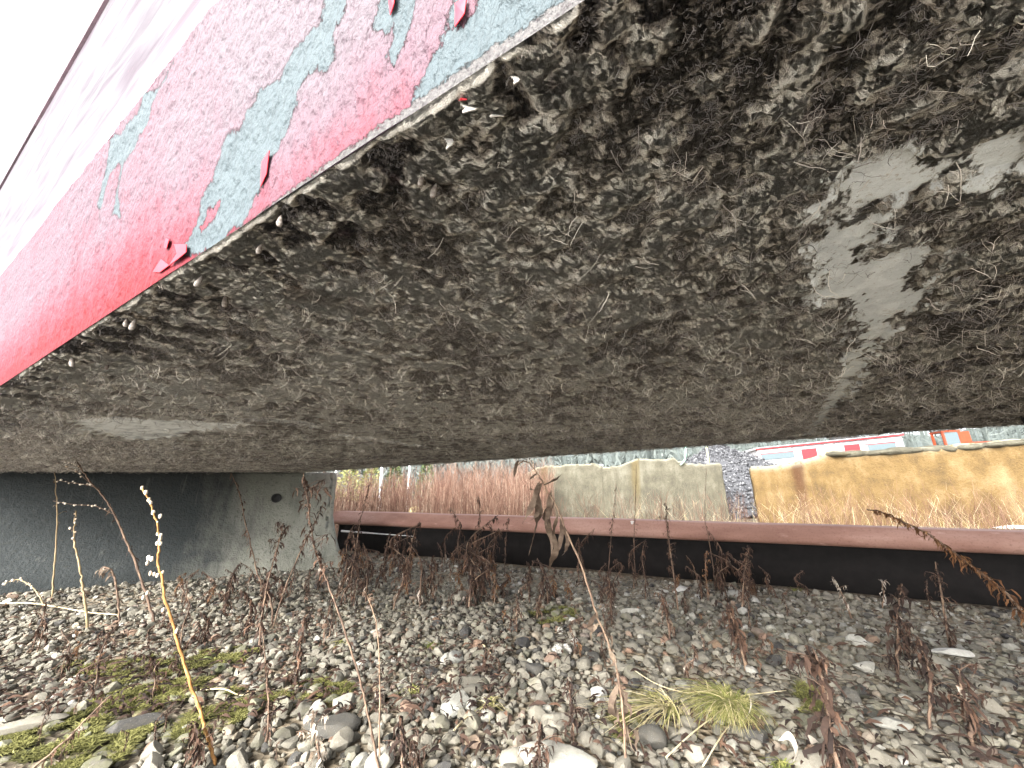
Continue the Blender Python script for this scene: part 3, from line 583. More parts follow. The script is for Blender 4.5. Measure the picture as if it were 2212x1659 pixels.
# moss and leaf litter: ground cover nobody could count
mb = MB(); n = 0
while n < 12500:
    m = MOSS[rng.choice(7, p=[.42, .24, .1, .14, .04, .03, .03])]; p = rng.uniform(m.min(0), m.max(0)); d = sdf(p[None], m)[0]
    if d < -.02 or vnoise(p[None]*22, 2)[0] < -.02-d*1.2: continue
    n += 1; z0 = float(gz(p[0], p[1])[0])-.004; q = np.array([p[0], p[1], z0]); tn = np.clip(.5+.3*vnoise(p[None]*15, 6)[0]+.18*rng.normal(), 0, 1)
    for k in range(4):
        h = rng.normal(size=3)*.006; h[2] = rng.uniform(.004, .012); sd = rng.normal(size=3); sd[2] = 0; sd /= np.linalg.norm(sd)
        mb.strip([q, q+h*.6, q+h+np.array([h[0], h[1], -.001])], [.0018, .0016, .0005], sd, tn)
tag(mb.build('moss', M['moss']), 'yellow green moss cushions over the gravel at lower left', 'moss', kind='stuff')
lt = MB()
for k in range(4200):
    px, py = (rng.uniform(-60, 1100), rng.uniform(1215, 1560)) if rng.random() < .72 else (rng.uniform(900, 2250), rng.uniform(1230, 1660))
    p = onz(px, py); s_, l_ = p@D, p@L
    if l_ > 3.05 or (p-A)@nb > -.02: continue
    p[2] = gz(p[0], p[1])[0]+rng.uniform(.004, .02); a = rng.uniform(0, 6.3); ln = rng.uniform(.015, .05); dd = np.array([math.cos(a), math.sin(a), rng.uniform(-.2, .3)]); sd = np.array([-math.sin(a), math.cos(a), rng.uniform(-.8, .8)])
    lt.strip([p, p+dd*ln*.35+[0, 0, .006], p+dd*ln*.7+[0, 0, .004], p+dd*ln], np.array([.001, .0035, .003, .0004])*rng.uniform(.6, 1.3), sd, np.clip(rng.normal(.22, .2), 0, 1))
tag(lt.build('leaf_litter', M['leafb']), 'scraps of dark brown leaf litter strewn over the gravel', 'leaf litter', kind='stuff')

# ------------------------------------------------------------------ withered weeds
def spline(p, k=6):
    p = np.asarray(p, float)
    if len(p) < 3: return p
    q = np.concatenate([[2*p[0]-p[1]], p, [2*p[-1]-p[-2]]]); out = []
    for i in range(1, len(q)-2):
        for t in np.linspace(0, 1, k, endpoint=False):
            out.append(.5*((2*q[i])+(-q[i-1]+q[i+1])*t+(2*q[i-1]-5*q[i]+4*q[i+1]-q[i+2])*t*t+(-q[i-1]+3*q[i]-3*q[i+1]+q[i+2])*t**3))
    return np.array(out+[p[-1]])
def droop_leaf(mb, p, ln, w_, tn, az=None, up=.15, curl=1.):
    az = rng.uniform(0, 2*math.pi) if az is None else az; o = np.array([math.cos(az), math.sin(az), 0]); sd = np.array([-o[1], o[0], 0]); n = 6
    k = np.linspace(0, 1, n); out = ln*rng.uniform(.15, .6)*np.sin(k*math.pi*.6); up = up*rng.uniform(.3, 2.); z = ln*(up*np.sin(k*math.pi*.5)-k**1.4*.9)
    pts = p+o*out[:, None]+np.array([0, 0, 1.])*z[:, None]+rng.normal(size=(n, 3))*ln*.05
    tw = rng.uniform(-2.6, 2.6)*k*curl+rng.normal(size=n)*.3; sides = sd[None]*np.cos(tw)[:, None]+o[None]*np.sin(tw)[:, None]+np.array([0, 0, .3])*np.sin(tw*1.7)[:, None]
    wid = w_*np.array([.25, .8, 1, .85, .5, .08])*rng.uniform(.35, 1.); mb.strip(pts, wid, sides, tn)
def weed(name, label, pts, r0, r1, stem, leafm=None, nl=0, ll=.04, lw=.004, t0=.05, t1=1, tint=(.4, .2), cat='weed', group=None, up=.15, twigs=0, tl=.06, buds=0, bs=.004, dep=0, stint=.5, y=None):
    """pts: spots base first, on the upright plane through the root"""
    base = onz(*pts[0]) if y is None else aty(*pts[0], y); yb = base[1]; w3 = [base]+[aty(a, c, yb+dep*(i+1)/len(pts)) for i, (a, c) in enumerate(pts[1:])]
    P = spline(w3)-base; P = P+rng.normal(size=P.shape)*r0*.25; P[0] = (0, 0, -.02) if y is None else P[0]
    return plant(name, label, base, P, r0, r1, stem, leafm, nl, ll, lw, t0, t1, tint, cat, group, up, twigs, tl, buds, bs, stint)
def plant(name, label, base, P, r0, r1, stem, leafm, nl, ll, lw, t0, t1, tint, cat, group, up, twigs, tl, buds, bs, stint=.5):
    th = thing(name, label, cat, base, 0, group); m = MB(); rad = np.linspace(r0, r1, len(P))*(1+.12*rng.normal(size=len(P)))
    m.tube(P, r0, r1, 6, np.clip(stint+.25*rng.normal(size=len(P)*6), 0, 1), rad); lm = MB(); n = len(P)
    def at(t): i = min(int(t*(n-1)), n-2); f = t*(n-1)-i; return P[i]*(1-f)+P[i+1]*f
    for k in range(twigs):
        t = rng.uniform(t0, t1); q = at(t); a = rng.uniform(0, 6.3); o = np.array([math.cos(a), math.sin(a), 0]); g = tl*rng.uniform(.5, 1.2)
        tp = np.array([q, q+o*g*.5+[0, 0, g*.3], q+o*g*.95+[0, 0, g*.35]]); m.tube(tp, r1*.8, r1*.35, 4, stint)
        for j in range(4):
            e = tp[1]+(tp[2]-tp[1])*rng.random()
            if leafm: droop_leaf(lm, e, ll*rng.uniform(.3, .8), lw*.7, np.clip(rng.normal(*tint), 0, 1), up=up)
    for k in range(nl):
        t = t0+(t1-t0)*(k+rng.random())/nl; droop_leaf(lm, at(t), ll*rng.uniform(.45, 1.15)*(1.1-.55*t), lw, np.clip(rng.normal(*tint), 0, 1), up=up)
    for k in range(buds):
        t = t0+(t1-t0)*rng.random(); q = at(t)+rng.normal(size=3)*r0*1.2; e = jv*bs*rng.uniform(.5, 1.1)*np.array([.8, .8, 1.2]); bm_ = MB(); bm_.add(e*(1+.2*vnoise(jv*3+k, k))[:, None]+q, [tuple(f) for f in jf_], np.clip(rng.normal(.6, .2), 0, 1)); bm_.build('bud', M['bud'], th)
    m.build('stem', stem, th)
    if lm.n: lm.build('leaves', leafm, th)
    return th
# --- the tall stalks one notices first
def beads(th, base, spots, yb, size, mt=None):
    for i, (a, c, k) in enumerate(spots):
        bm_ = MB()
        q = aty(a, c, yb)-base; e = jv*size*.8*k*np.array([.75, .75, 1.25])*(1+.25*vnoise(jv*2.5+i, i))[:, None]; bm_.add(e+q, [tuple(f) for f in jf_], np.clip(.65+.2*rng.normal(), 0, 1)); bm_.build('bud', mt or M['bud'], th)
pts = [(467,1652),(447,1589),(433,1539),(407,1463),(380,1369),(356,1289),(350,1243),(341,1215),(345,1176),(341,1138),(331,1108),(322,1081),(308,1055)]
t = weed('orange_stalk', 'tall bare orange yellow stalk with a few pale buds at its tip', pts, .0038, .0017, M['stemo'], M['leafp'], 5, .02, .004, .05, .2, (.6, .2), 'stalk')
yb = t.location[1]; bb = np.array(t.location)
beads(t, bb, [(307,1054,1.1),(315,1064,1.3),(322,1080,1.2),(326,1086,1),(331,1107,1.2),(346,1115,1.1),(340,1128,.6),(341,1153,1),(347,1157,1.1),(346,1165,1.2),(339,1174,1),(347,1174,1),(321,1205,1.2),(328,1208,1.1),(318,1217,1),(325,1239,1.1),(333,1240,.9),(340,1243,1),(352,1236,.8),(318,1281,.9),(309,1291,.9),(352,1318,1.),(381,1364,1)], yb, .0056)
pts = [(336,1350),(315,1280),(289,1206),(268,1158),(248,1113),(222,1072),(195,1040),(175,1012),(160,990)]
t = weed('seed_stalk', 'long dark leaning stalk with beaded side branches in front of the concrete barrier', pts, .006, .0022, M['stemb'], M['leafb'], 34, .06, .004, .1, .98, (.5, .25), 'stalk')
yb = t.location[1]; bb = np.array(t.location); tw = MB(); sp = []
for br in [[(190,1040),(165,1018),(140,1008),(105,988)], [(205,1052),(180,1046),(150,1042),(115,1036)], [(243,1110),(205,1093),(160,1090),(114,1082)], [(180,1012),(150,1000),(120,985)]]:
    q = spline([aty(a, c, yb)-bb for a, c in br]); tw.tube(q, .0016, .0008, 4, .6); 
    for k in range(11):
        e = q[int((.2+.8*k/11)*(len(q)-1))]; sp.append(e)
tw.build('side_branches', M['stemb'], t)
for e in sp: bm_ = MB(); bm_.add(jv*.005*rng.uniform(.4, 1.1)+e+rng.normal(size=3)*.003, [tuple(f) for f in jf_], np.clip(.75+.2*rng.normal(), 0, 1)); bm_.build('bud', M['bud'], t)
weed('bare_stalk', 'thin straight bare stalk, leftmost before the dark barrier', [(113,1295),(116,1240),(121,1180),(124,1110),(120,1050),(118,1020)], .0055, .002, M['stemp'], M['leafb'], 6, .03, .003, .5, .9, (.5, .2), 'stalk', twigs=4, stint=.4)
weed('bare_stalk', 'wavy pale stalk with a shrivelled brown tip before the barrier', [(190,1362),(183,1300),(178,1260),(171,1220),(162,1180),(160,1140),(165,1104)], .006, .0028, M['stemp'], M['leafb'], 10, .03, .004, .75, 1, (.5, .2), 'stalk', stint=.4, buds=6, bs=.006)
weed('nodding_weed', 'nodding grey brown weed bent over at the foot of the barrier', [(258,1345),(255,1300),(250,1260),(240,1232),(222,1226),(212,1240)], .005, .003, M['stemb'], M['leafp'], 26, .075, .006, .5, 1, (.35, .2), 'weed')
weed('curved_weed', 'low curved weed with pale seeds at the left edge below the barrier', [(96,1310),(80,1280),(60,1262),(35,1252),(5,1262)], .004, .0018, M['stemp'], M['leafp'], 12, .03, .004, .2, 1, (.7, .2), 'weed', buds=14, bs=.006)
weed('curved_weed', 'faint arching weed in the shade at the left of the barrier', [(72,1270),(76,1225),(85,1190),(112,1180)], .004, .0015, M['stemb'], M['leafb'], 8, .04, .003, .3, 1, (.5, .2), 'weed', twigs=5)
weed('thin_stalk', 'thin upright tan stalk with fine spurs, right of two by the dark slab', [(820,1668),(820,1560),(820,1473),(814,1356),(800,1305),(787,1276)], .0022, .0011, M['stemb'], M['leafb'], 6, .015, .0015, .3, 1, (.6, .2), 'stalk', twigs=18, tl=.016, stint=.8)
weed('leaning_weed', 'tall leaning weed with brown leaves rising past the barrier end', [(822,1672),(814,1640),(794,1539),(774,1456),(737,1339),(710,1266),(690,1215),(676,1170),(668,1110),(662,1060),(655,1020)], .0026, .0012, M['stemb'], M['leafb'], 70, .055, .0042, .52, .98, (.42, .2), 'weed', twigs=16, tl=.05)
pts = [(1353,1662),(1347,1556),(1337,1473),(1317,1396),(1287,1323),(1257,1223),(1227,1156),(1205,1100),(1180,1055),(1160,1022),(1140,998),(1122,1000),(1110,1022)]
t = weed('hanging_leaf_weed', 'tall brown weed with long twisted dead leaves hanging near its bent top', pts, .0032, .0016, M['stemb'], M['leafp'], 14, .07, .006, .05, .35, (.35, .2), 'weed', stint=.7)
yb = t.location[1]; bb = np.array(t.location); lm = MB()
def pleaf(lm, pl, wd, tn):
    q = spline([aty(a, c, yb+rng.uniform(-.02, .02))-bb for a, c in pl], 5); k = np.linspace(0, 1, len(q)); tw_ = np.cumsum(rng.normal(size=len(q))*.35)
    sd = np.stack([np.cos(tw_), np.sin(tw_), .25*np.sin(tw_*2)], 1); lm.strip(q, wd*.72*np.clip(np.sin(k**.8*math.pi), .06, 1)*(1+.25*np.sin(k*13)), sd, np.clip(tn*.28-.06+.12*rng.normal(size=len(q)*2), 0, 1))
for pl, wd, tn in [([(1172,1042),(1160,1060),(1165,1100),(1155,1150),(1142,1200)], .014, .55), ([(1170,1045),(1158,1080),(1160,1110),(1140,1128),(1133,1125)], .010, .35), ([(1190,1060),(1186,1090),(1183,1130),(1192,1170),(1190,1215)], .012, .65),
  ([(1200,1095),(1180,1098),(1176,1120),(1183,1132)], .012, .2), ([(1205,1112),(1196,1150),(1200,1190),(1186,1230),(1188,1262)], .013, .6), ([(1210,1120),(1214,1150),(1205,1185),(1198,1205)], .010, .4), ([(1145,1000),(1120,996),(1112,1020),(1108,1050)], .009, .1),
  ([(1160,1022),(1150,1030),(1140,1042)], .006, .1), ([(1175,1048),(1195,1038),(1215,1024)], .008, .1), ([(1180,1055),(1150,1058),(1146,1052)], .006, .12), ([(1218,1135),(1226,1165),(1222,1190),(1214,1200)], .009, .35), ([(1198,1080),(1192,1100),(1182,1128),(1188,1150)], .010, .3),
  ([(1165,1040),(1150,1090),(1128,1132)], .012, .75), ([(1317,1396),(1328,1430),(1310,1440),(1305,1420)], .010, .8), ([(1337,1473),(1320,1520),(1325,1545),(1332,1500)], .012, .7), ([(1340,1480),(1350,1530),(1345,1560)], .010, .85), ([(1347,1556),(1356,1600),(1350,1650)], .010, .8), ([(1287,1323),(1275,1350),(1280,1368)], .012, .3)]: pleaf(lm, pl, wd, tn)
lm.build('hanging_leaves', M['leafp'], t)
weed('feathery_frond', 'rust brown feathery frond slanting in from the right edge over the beam', [(2290,1420),(2240,1350),(2205,1318),(2173,1281),(2140,1255),(2105,1228),(2075,1205),(2046,1183),(2000,1152),(1951,1127),(1910,1108),(1871,1101)], .0042, .0016, M['stemb'], M['leafo'], 210, .05, .0042, .0, .97, (.45, .22), 'weed', up=.25, y=1.25)
# --- single weeds against the beam and across the gravel
W = [('withered_weed','slender withered spike left of the three tall ones before the grey block',[(1316,1262),(1315,1222),(1320,1160),(1324,1124),(1328,1085),(1331,1046)],.0035,34,.045,.35),
 ('withered_weed','tallest withered spike, middle one standing before the grey block',[(1375,1262),(1371,1222),(1370,1160),(1372,1111),(1373,1060),(1375,1005)],.0035,44,.035,.3),
 ('withered_weed','brown withered spike right of the tallest one, thick with leaves at its middle',[(1466,1322),(1456,1250),(1448,1190),(1443,1155),(1440,1120),(1438,1086)],.0045,60,.055,.4),
 ('withered_weed','wiry nearly leafless stalk crossing the beam in the middle right',[(1545,1268),(1540,1222),(1530,1160),(1523,1122),(1524,1060),(1527,1010)],.003,8,.03,.35),
 ('withered_weed','short bent weed with pale tip before the beam',[(1508,1262),(1500,1230),(1492,1212),(1482,1200)],.0035,14,.03,.55),
 ('withered_weed','short rusty orange weed against the dark beam',[(1530,1300),(1526,1250),(1524,1215),(1526,1189)],.004,40,.04,.6),
 ('withered_weed','bushy brown weed with pointed green tip against the dark beam',[(1604,1318),(1606,1260),(1612,1215),(1618,1183)],.005,90,.055,.42),
 ('withered_weed','tangled dark purple brown weed standing at right of the gravel',[(1935,1450),(1940,1390),(1938,1330),(1948,1262)],.0055,70,.085,.15),
 ('withered_weed','grey branching dead weed before the beam at the right',[(2050,1388),(2040,1320),(2030,1260),(2020,1214)],.005,46,.055,.3),
 ('withered_weed','straw coloured split weed leaning before the beam',[(1838,1330),(1822,1290),(1808,1262),(1797,1246)],.0045,30,.045,.75),
 ('withered_weed','thick russet weed behind the grass tuft',[(1610,1440),(1596,1380),(1582,1340),(1573,1304)],.006,95,.075,.4),
 ('withered_weed','tall dark brown weed hung with long leaves in the right foreground',[(1812,1672),(1795,1580),(1775,1470),(1758,1400)],.0055,80,.085,.3),
 ('withered_weed','red brown weed clump with drooping leaves behind the white oblong stone',[(1448,1390),(1440,1330),(1432,1300),(1428,1284)],.005,60,.06,.45),
 ('withered_weed','dense red brown weed with drooping leaves right of the hanging leaf weed',[(1322,1345),(1320,1310),(1318,1280),(1316,1250)],.005,70,.06,.42),
 ('withered_weed','small dark weed with green tip in mid gravel',[(1160,1330),(1162,1310),(1166,1290),(1168,1280)],.004,30,.045,.3),
 ('withered_weed','narrow dark weed in mid gravel below the wood stub',[(1115,1365),(1116,1330),(1117,1305),(1116,1290)],.004,34,.05,.3),
 ('withered_weed','blackish drooping weed in the bottom centre right of the granite block',[(1240,1600),(1236,1540),(1230,1490),(1226,1462)],.003,40,.05,.1),
 ('withered_weed','dark green brown weed wilted beside the tan stalks at the bottom',[(870,1672),(868,1620),(866,1580),(862,1545)],.0035,46,.05,.12),
 ('withered_weed','curled brown weed at the bottom edge beside the wilted green one',[(905,1676),(900,1640),(896,1615),(890,1600)],.0035,50,.04,.3),
 ('withered_weed','upright brown weed cut by the bottom edge right of centre',[(1160,1690),(1158,1650),(1164,1610),(1170,1560)],.0035,60,.05,.3),
 ('withered_weed','pale tasselled weed at lower left by the dark slab',[(690,1660),(688,1620),(682,1580),(676,1552)],.0035,46,.05,.75),
 ('withered_weed','curled red brown weed at the foot of the orange stalk',[(432,1668),(430,1620),(425,1590),(420,1560)],.0035,60,.05,.45),
 ('withered_weed','dim brown weed with drooping tips before the barrier middle',[(590,1340),(583,1290),(560,1250),(545,1190),(528,1120),(515,1060),(498,1020)],.0045,60,.06,.4),
 ('withered_weed','forked brown weed leaning right before the barrier end',[(590,1350),(620,1260),(655,1180),(680,1130),(700,1085)],.004,44,.06,.35),
 ('withered_weed','tall dark weed rising in front of the barrier right part',[(560,1400),(566,1330),(580,1250),(600,1180),(612,1130)],.0045,70,.07,.3),
 ('withered_weed','slanting grassy weed crossing the lower left corner',[(60,1668),(130,1610),(180,1560),(240,1500)],.003,26,.03,.5),
 ('withered_weed','vertical thin weed between the two mossy patches',[(575,1610),(580,1540),(575,1450),(568,1370)],.003,44,.04,.35),
 ('withered_weed','brown weed standing left of the tan stalks',[(640,1480),(645,1430),(652,1380),(660,1330)],.0035,56,.06,.3),
 ('withered_weed','reddish tall weed before the left end of the beam',[(850,1310),(872,1250),(885,1200),(897,1140)],.005,90,.07,.5),
 ('withered_weed','dark tall weed sticking above the beam left end',[(762,1240),(770,1190),(775,1140),(790,1080),(800,1040)],.004,54,.06,.25),
 ('withered_weed','twiggy dark weed above the beam right of its left end',[(1020,1280),(1030,1210),(1035,1140),(1036,1100),(1033,1075)],.004,50,.055,.25),
 ('withered_weed','thin dark weed in front of the beam beside the hanging leaves',[(1090,1240),(1092,1180),(1096,1140),(1100,1118)],.0035,40,.05,.25),
 ('withered_weed','bright brown weed leaf bunch on the beam with reaching tip',[(1068,1300),(1070,1270),(1068,1240),(1066,1220)],.004,36,.05,.55),
 ('withered_weed','straw like short weed with split blades by the beam right',[(1905,1310),(1910,1285),(1906,1262),(1915,1252)],.0035,12,.05,.9),
 ('withered_weed','blurred brown weed at the lower right corner',[(2100,1600),(2095,1540),(2080,1500),(2070,1440)],.0045,50,.07,.3),
 ('withered_weed','pair leaved dark weed at right below the beam end',[(2005,1560),(2010,1480),(2000,1420),(1985,1380)],.0045,44,.08,.18)]
for nm, lb_, pt, r_, nl, ll, tn in W:
    weed(nm, lb_, pt, r_, r_*.35, M['stemb'], M['leafo'] if tn > .5 and tn < .7 else (M['leafp'] if tn >= .7 else M['leafb']), nl, ll, ll*.085, .12, 1, (tn, .2), 'weed', twigs=nl//8, tl=ll*.8)
# white curled leaves among the grass
for lb_, pl in [('white curled dead leaf on the grass tuft',[(1600,1565),(1615,1545),(1622,1520),(1618,1500)]), ('pair of silvery dead leaf blades at the bottom right of the grass',[(1715,1655),(1720,1620),(1705,1590),(1682,1600)]), ('small silvery forked dead leaf low at right',[(1770,1610),(1752,1600),(1745,1590)])]:
    base = onz(*pl[0]); q = spline([base+[0, 0, .006]]+[aty(a, c, base[1]-.01) for a, c in pl[1:]])-base; m = MB(); k = np.linspace(0, 1, len(q))
    m.strip(q, .009*np.clip(np.sin(k*math.pi), .08, 1), np.stack([np.cos(k*2), .3*np.ones(len(k)), np.sin(k*2)], 1), np.clip(.95+.05*rng.normal(size=2*len(q)), .7, 1)); o = m.build('dead_leaf', M['leafp']); o.location = base; tag(o, lb_, 'leaf')
# --- the many small ones: six built, then copied
proto = []
for i, (h, nl, ll, tn) in enumerate([(.16, 60, .05, .35), (.11, 46, .045, .45), (.22, 60, .05, .3), (.08, 40, .04, .5), (.14, 70, .055, .25), (.19, 40, .045, .4)]):
    P = spline([(0, 0, -.02), (h*.08*rng.normal(), h*.08*rng.normal(), h*.35), (h*.14*rng.normal(), h*.14*rng.normal(), h*.7), (h*.25*rng.normal(), h*.25*rng.normal(), h)])
    proto.append([plant('shrivelled_weed', '', (0, 0, 0), P, .003, .0012, M['stemb'], M['leafb'] if i != 3 else M['leafo'], nl, ll, ll*.085, .1, 1, (tn, .2), 'weed', None, .15, 1, .025, 0, 0), False])
def dup(root):
    r = root.copy(); COL.objects.link(r)
    for ch in root.children:
        c = ch.copy(); COL.objects.link(c); c.parent = r
    return r
def scatter(n, box, label, group, sc=(.7, 1.3), poly=None):
    k = 0
    while k < n:
        px, py = rng.uniform(box[0], box[2]), rng.uniform(box[1], box[3]); p = onz(px, py)
        if p@L > 3.06 or (p-A)@nb > -.03: continue
        e = proto[rng.integers(0, 6)]
        if e[1]: o = dup(e[0])
        else: o = e[0]; e[1] = True
        o.location = (p[0], p[1], float(gz(p[0], p[1])[0])-.006); o.rotation_euler = (0, 0, rng.uniform(0, 6.3)); s_ = rng.uniform(*sc); o.scale = (s_, s_, s_*rng.uniform(.8, 1.3)); tag(o, label, 'weed', group); k += 1
scatter(62, (735, 1200, 1075, 1310), 'shrivelled brown weed in the dense clump before the left end of the beam', 'weeds crowding the left end of the beam', (1., 2.1))
scatter(26, (380, 1262, 735, 1420), 'small shrivelled weed on the gravel below the right part of the barrier', 'weeds below the right part of the barrier', (.6, 1.3))
scatter(22, (0, 1330, 420, 1520), 'small dark shrivelled weed on the gravel at the left below the barrier', 'weeds at the left below the barrier', (.45, .9))
scatter(34, (1080, 1255, 1760, 1300), 'short shrivelled weed on pale gravel close along the beam', 'short weeds close along the beam', (.7, 1.7))
scatter(12, (1480, 1320, 2150, 1420), 'low shrivelled weed among the gravel at the right', 'low weeds among the gravel at the right', (.4, .8))
scatter(16, (900, 1310, 1500, 1470), 'small rusty brown weed in the middle of the gravel', 'small weeds in the middle gravel', (.4, .8))
scatter(10, (80, 1540, 640, 1655), 'tiny withered weed poking from the moss at lower left', 'tiny weeds in the moss', (.25, .45))
for e in proto:
    if not e[1]:
        for c in list(e[0].children): bpy.data.objects.remove(c)
        bpy.data.objects.remove(e[0])
# --- grass tufts and straws
def tuft(px, py, n, ln, label, lean=(0, 0), spread=1., tn=.45, flat=0.):
    p = onz(px, py); m = MB()
    for k in range(n):
        a = rng.uniform(0, 6.3); o = np.array([math.cos(a)+lean[0], math.sin(a)+lean[1], 0])*spread; g = ln*rng.uniform(.5, 1.1); st_ = rng.normal(size=3)*(.012 if n < 300 else .022); st_[2] = -.005
        kk = np.linspace(0, 1, 7); pts_ = st_+o*(g*(.25*kk+.55*kk**2))[:, None]+np.array([0, 0, g])*((1-flat)*(.75*kk-.6*kk**2.2)+flat*.08*np.sin(kk*3))[:, None]
        sd = np.array([-o[1], o[0], .2*rng.normal()]); sd /= np.linalg.norm(sd); m.strip(pts_, (.0009 if n > 300 else .0012)*np.array([.9, 1, 1, .9, .7, .45, .1])*rng.uniform(.7, 1.4), sd, np.clip(rng.normal(tn, .24), 0, 1))
    o_ = m.build('grass_tuft', M['grass']); o_.location = p; tag(o_, label, 'grass tuft', 'grass tufts in the gravel')
tuft(1575, 1535, 720, .19, 'large yellow green grass tuft with trailing blades right of centre', (-.3, -.1), .8, .55, .12)
tuft(1450, 1530, 120, .2, 'flattened straw pale grass trailing left of the large tuft', (-.9, -.2), .9, .8, .6)
tuft(890, 1495, 40, .07, 'small green grass wisp left of the granite block', (0, 0), 1, .5)
tuft(930, 1395, 70, .06, 'short bright green grass wisp in mid gravel', (0, 0), 1, .15)
tuft(1060, 1525, 50, .08, 'small grey green grass tangle right of the granite block', (0, -.3), 1, .7)
tuft(1690, 1658, 40, .06, 'tiny green grass sprig at the bottom edge', (0, 0), 1, .2)
tuft(1720, 1275, 30, .07, 'small green blades close to the beam', (0, 0), 1, .3)
tuft(1235, 1320, 60, .06, 'fine green sprigs right of mid gravel', (0, 0), 1, .25)
tuft(740, 1390, 40, .07, 'thin yellow green sprigs by the tan stalks', (0, 0), 1, .5)
def straw(pl, r_, label, h=.012):
    b0 = onz(*pl[0]); q = [onz(a, c) for a, c in pl]; q = spline([x+np.array([0, 0, h+.006*math.sin(i*2.)]) for i, x in enumerate(q)])-b0; m = MB(); m.tube(q, r_, r_*.6, 5, np.clip(.7+.15*rng.normal(size=len(q)*5), 0, 1)); o = m.build('dry_straw', M['straw']); o.location = b0; tag(o, label, 'straw', 'dry straws on the gravel')
straw([(-30,1316),(60,1318),(120,1322),(190,1336),(250,1345)], .0045, 'long pale straw lying below the barrier at the left edge', .03)
straw([(430,1500),(480,1502),(520,1508),(560,1500)], .003, 'white crooked twig on the moss right of the orange stalk')
straw([(1060,1420),(1040,1400),(1020,1396)], .003, 'short pale straw in the centre gravel')
straw([(980,1590),(1010,1565),(1040,1545),(1080,1530)], .0025, 'pale bent straw below the granite block')
straw([(1360,1450),(1440,1500),(1560,1510),(1700,1500)], .0018, 'long thin straw trailing beside the grass tuft')
straw([(1440,1650),(1500,1600),(1560,1540),(1600,1500)], .002, 'slanting straw under the grass tuft')
straw([(1520,1670),(1560,1610),(1580,1570)], .002, 'short slanting straw at the bottom right')
straw([(600,1478),(640,1460),(665,1452)], .002, 'grey straw by the cream stones')

# ------------------------------------------------------------------ yard beyond the beam
def block(label, mat, P0, P1, top, th_, lichen=.06, name='concrete_block', seed=0, roundl=.05):
    """P0-P1 foot of the front face; top = [(fraction, height)...]"""
    P0, P1 = np.array(P0), np.array(P1); u_ = (P1-P0)/np.linalg.norm(P1-P0); ln = np.linalg.norm(P1-P0); o = thing(name, label, 'concrete block', P0, math.atan2(u_[1], u_[0]))
    nx, nz, ny = 110, 26, 8; fx, fz = [q[0] for q in top], [q[1] for q in top]; X_ = np.linspace(0, 1, nx); H_ = np.interp(X_, fx, fz)+.02*vnoise(np.stack([X_*30, X_*0+seed], 1), seed)
    rows = [(0, t) for t in np.linspace(0, 1, nz)]+[(t*th_, 1) for t in np.linspace(0, 1, ny)[1:]]+[(th_, t) for t in np.linspace(1, 0, 6)[1:]]
    v = []; tp = []
    for i, x in enumerate(X_):
        ex = min(x, 1-x)*ln; rd = max(0, 1-ex/roundl)**2*roundl*.8
        for (yy, t) in rows:
            z = t*(H_[i]-rd)-.05*(1-t); inset = .03*(t >= .999) if yy < .01 else 0; v.append((x*ln, yy+inset, z)); tp.append(max(0, 1-(H_[i]-z)/lichen))
    v = np.array(v); v[:, 1] += .018*fbm(v*3.5+seed, 4, seed); v[:, 0] += .02*fbm(v*5+seed+9, 3, seed+1)*((v[:, 0] < .1) | (v[:, 0] > ln-.1)); k = len(rows)
    f = [tuple(q) for q in grid(nx, k)]+[tuple(range(k)), tuple((nx-1)*k+j for j in range(k-1, -1, -1))]
    raw('wall', v, f, mat, o, attrs={'top': np.clip(tp, 0, 1)}); return o, u_, ln
q0 = onz(1642, 1129); q1 = onz(2150, 1138); q1 = q0+(q1-q0)*1.45; n0 = np.linalg.norm(q1-q0)
def hz(px, py, foot):                        # height above a foot point seen at a spot
    r = ray(px, py); d = np.linalg.norm(foot[:2]); return EYE+r[2]/np.hypot(r[0], r[1])*d
T = []
for px, py in [(1640,1008),(1690,1000),(1740,990),(1790,975),(1880,972),(1960,966),(2040,962),(2120,956),(2212,947)]:
    r = ray(px, py); a_ = np.array([q1-q0, -np.array([r[0], r[1], 0])]).T[:2]; kx = np.linalg.solve(a_, -q0[:2]); T.append((kx[0], EYE+r[2]*kx[1]))
T.append((1, T[-1][1]+.03)); o, u_, ln_ = block('long ochre stained concrete block with crusty grey top on the right', M['yblock'], q0, q1, T, .7, .11, seed=3)
# grey slab lying along the top
m = MB()
for i in range(46):
    fa = .3+.75*i/46; a = fa*ln_; z = np.interp(fa, [x[0] for x in T], [x[1] for x in T]); v = jv*np.array([rng.uniform(.1, .3), rng.uniform(.15, .26), rng.uniform(.05, .075)]); v = v*(1+.25*fbm(jv*2+i, 3, i))[:, None]; m.add(v+np.array([a, .17+.05*rng.normal(), z-.058]), [tuple(q) for q in jf_])
m.build('cap_crust', M['gblock'], o)
for dat in o.children: 
    if dat.name.startswith('cap_crust'):
        a_ = dat.data.attributes.new('top', 'FLOAT', 'POINT')
g0 = onz(1308, 1122); g1 = onz(1578, 1124)
def prof_of(spots, a, b_):
    out = []
    for px, py in spots:
        r = ray(px, py); kx = np.linalg.solve(np.array([b_[:2]-a[:2], -r[:2]]).T, -a[:2]); out.append((kx[0], EYE+r[2]*kx[1]))
    return out
block('olive grey concrete block with crumbled top in the middle', M['gblock'], g0, g1, prof_of([(1310,1008),(1345,1003),(1375,992),(1455,990),(1480,1000),(1510,1003),(1555,1000),(1578,1005)], g0, g1), .65, .05, seed=5)
e0 = onz(1117, 1120); e1 = onz(1309, 1122)
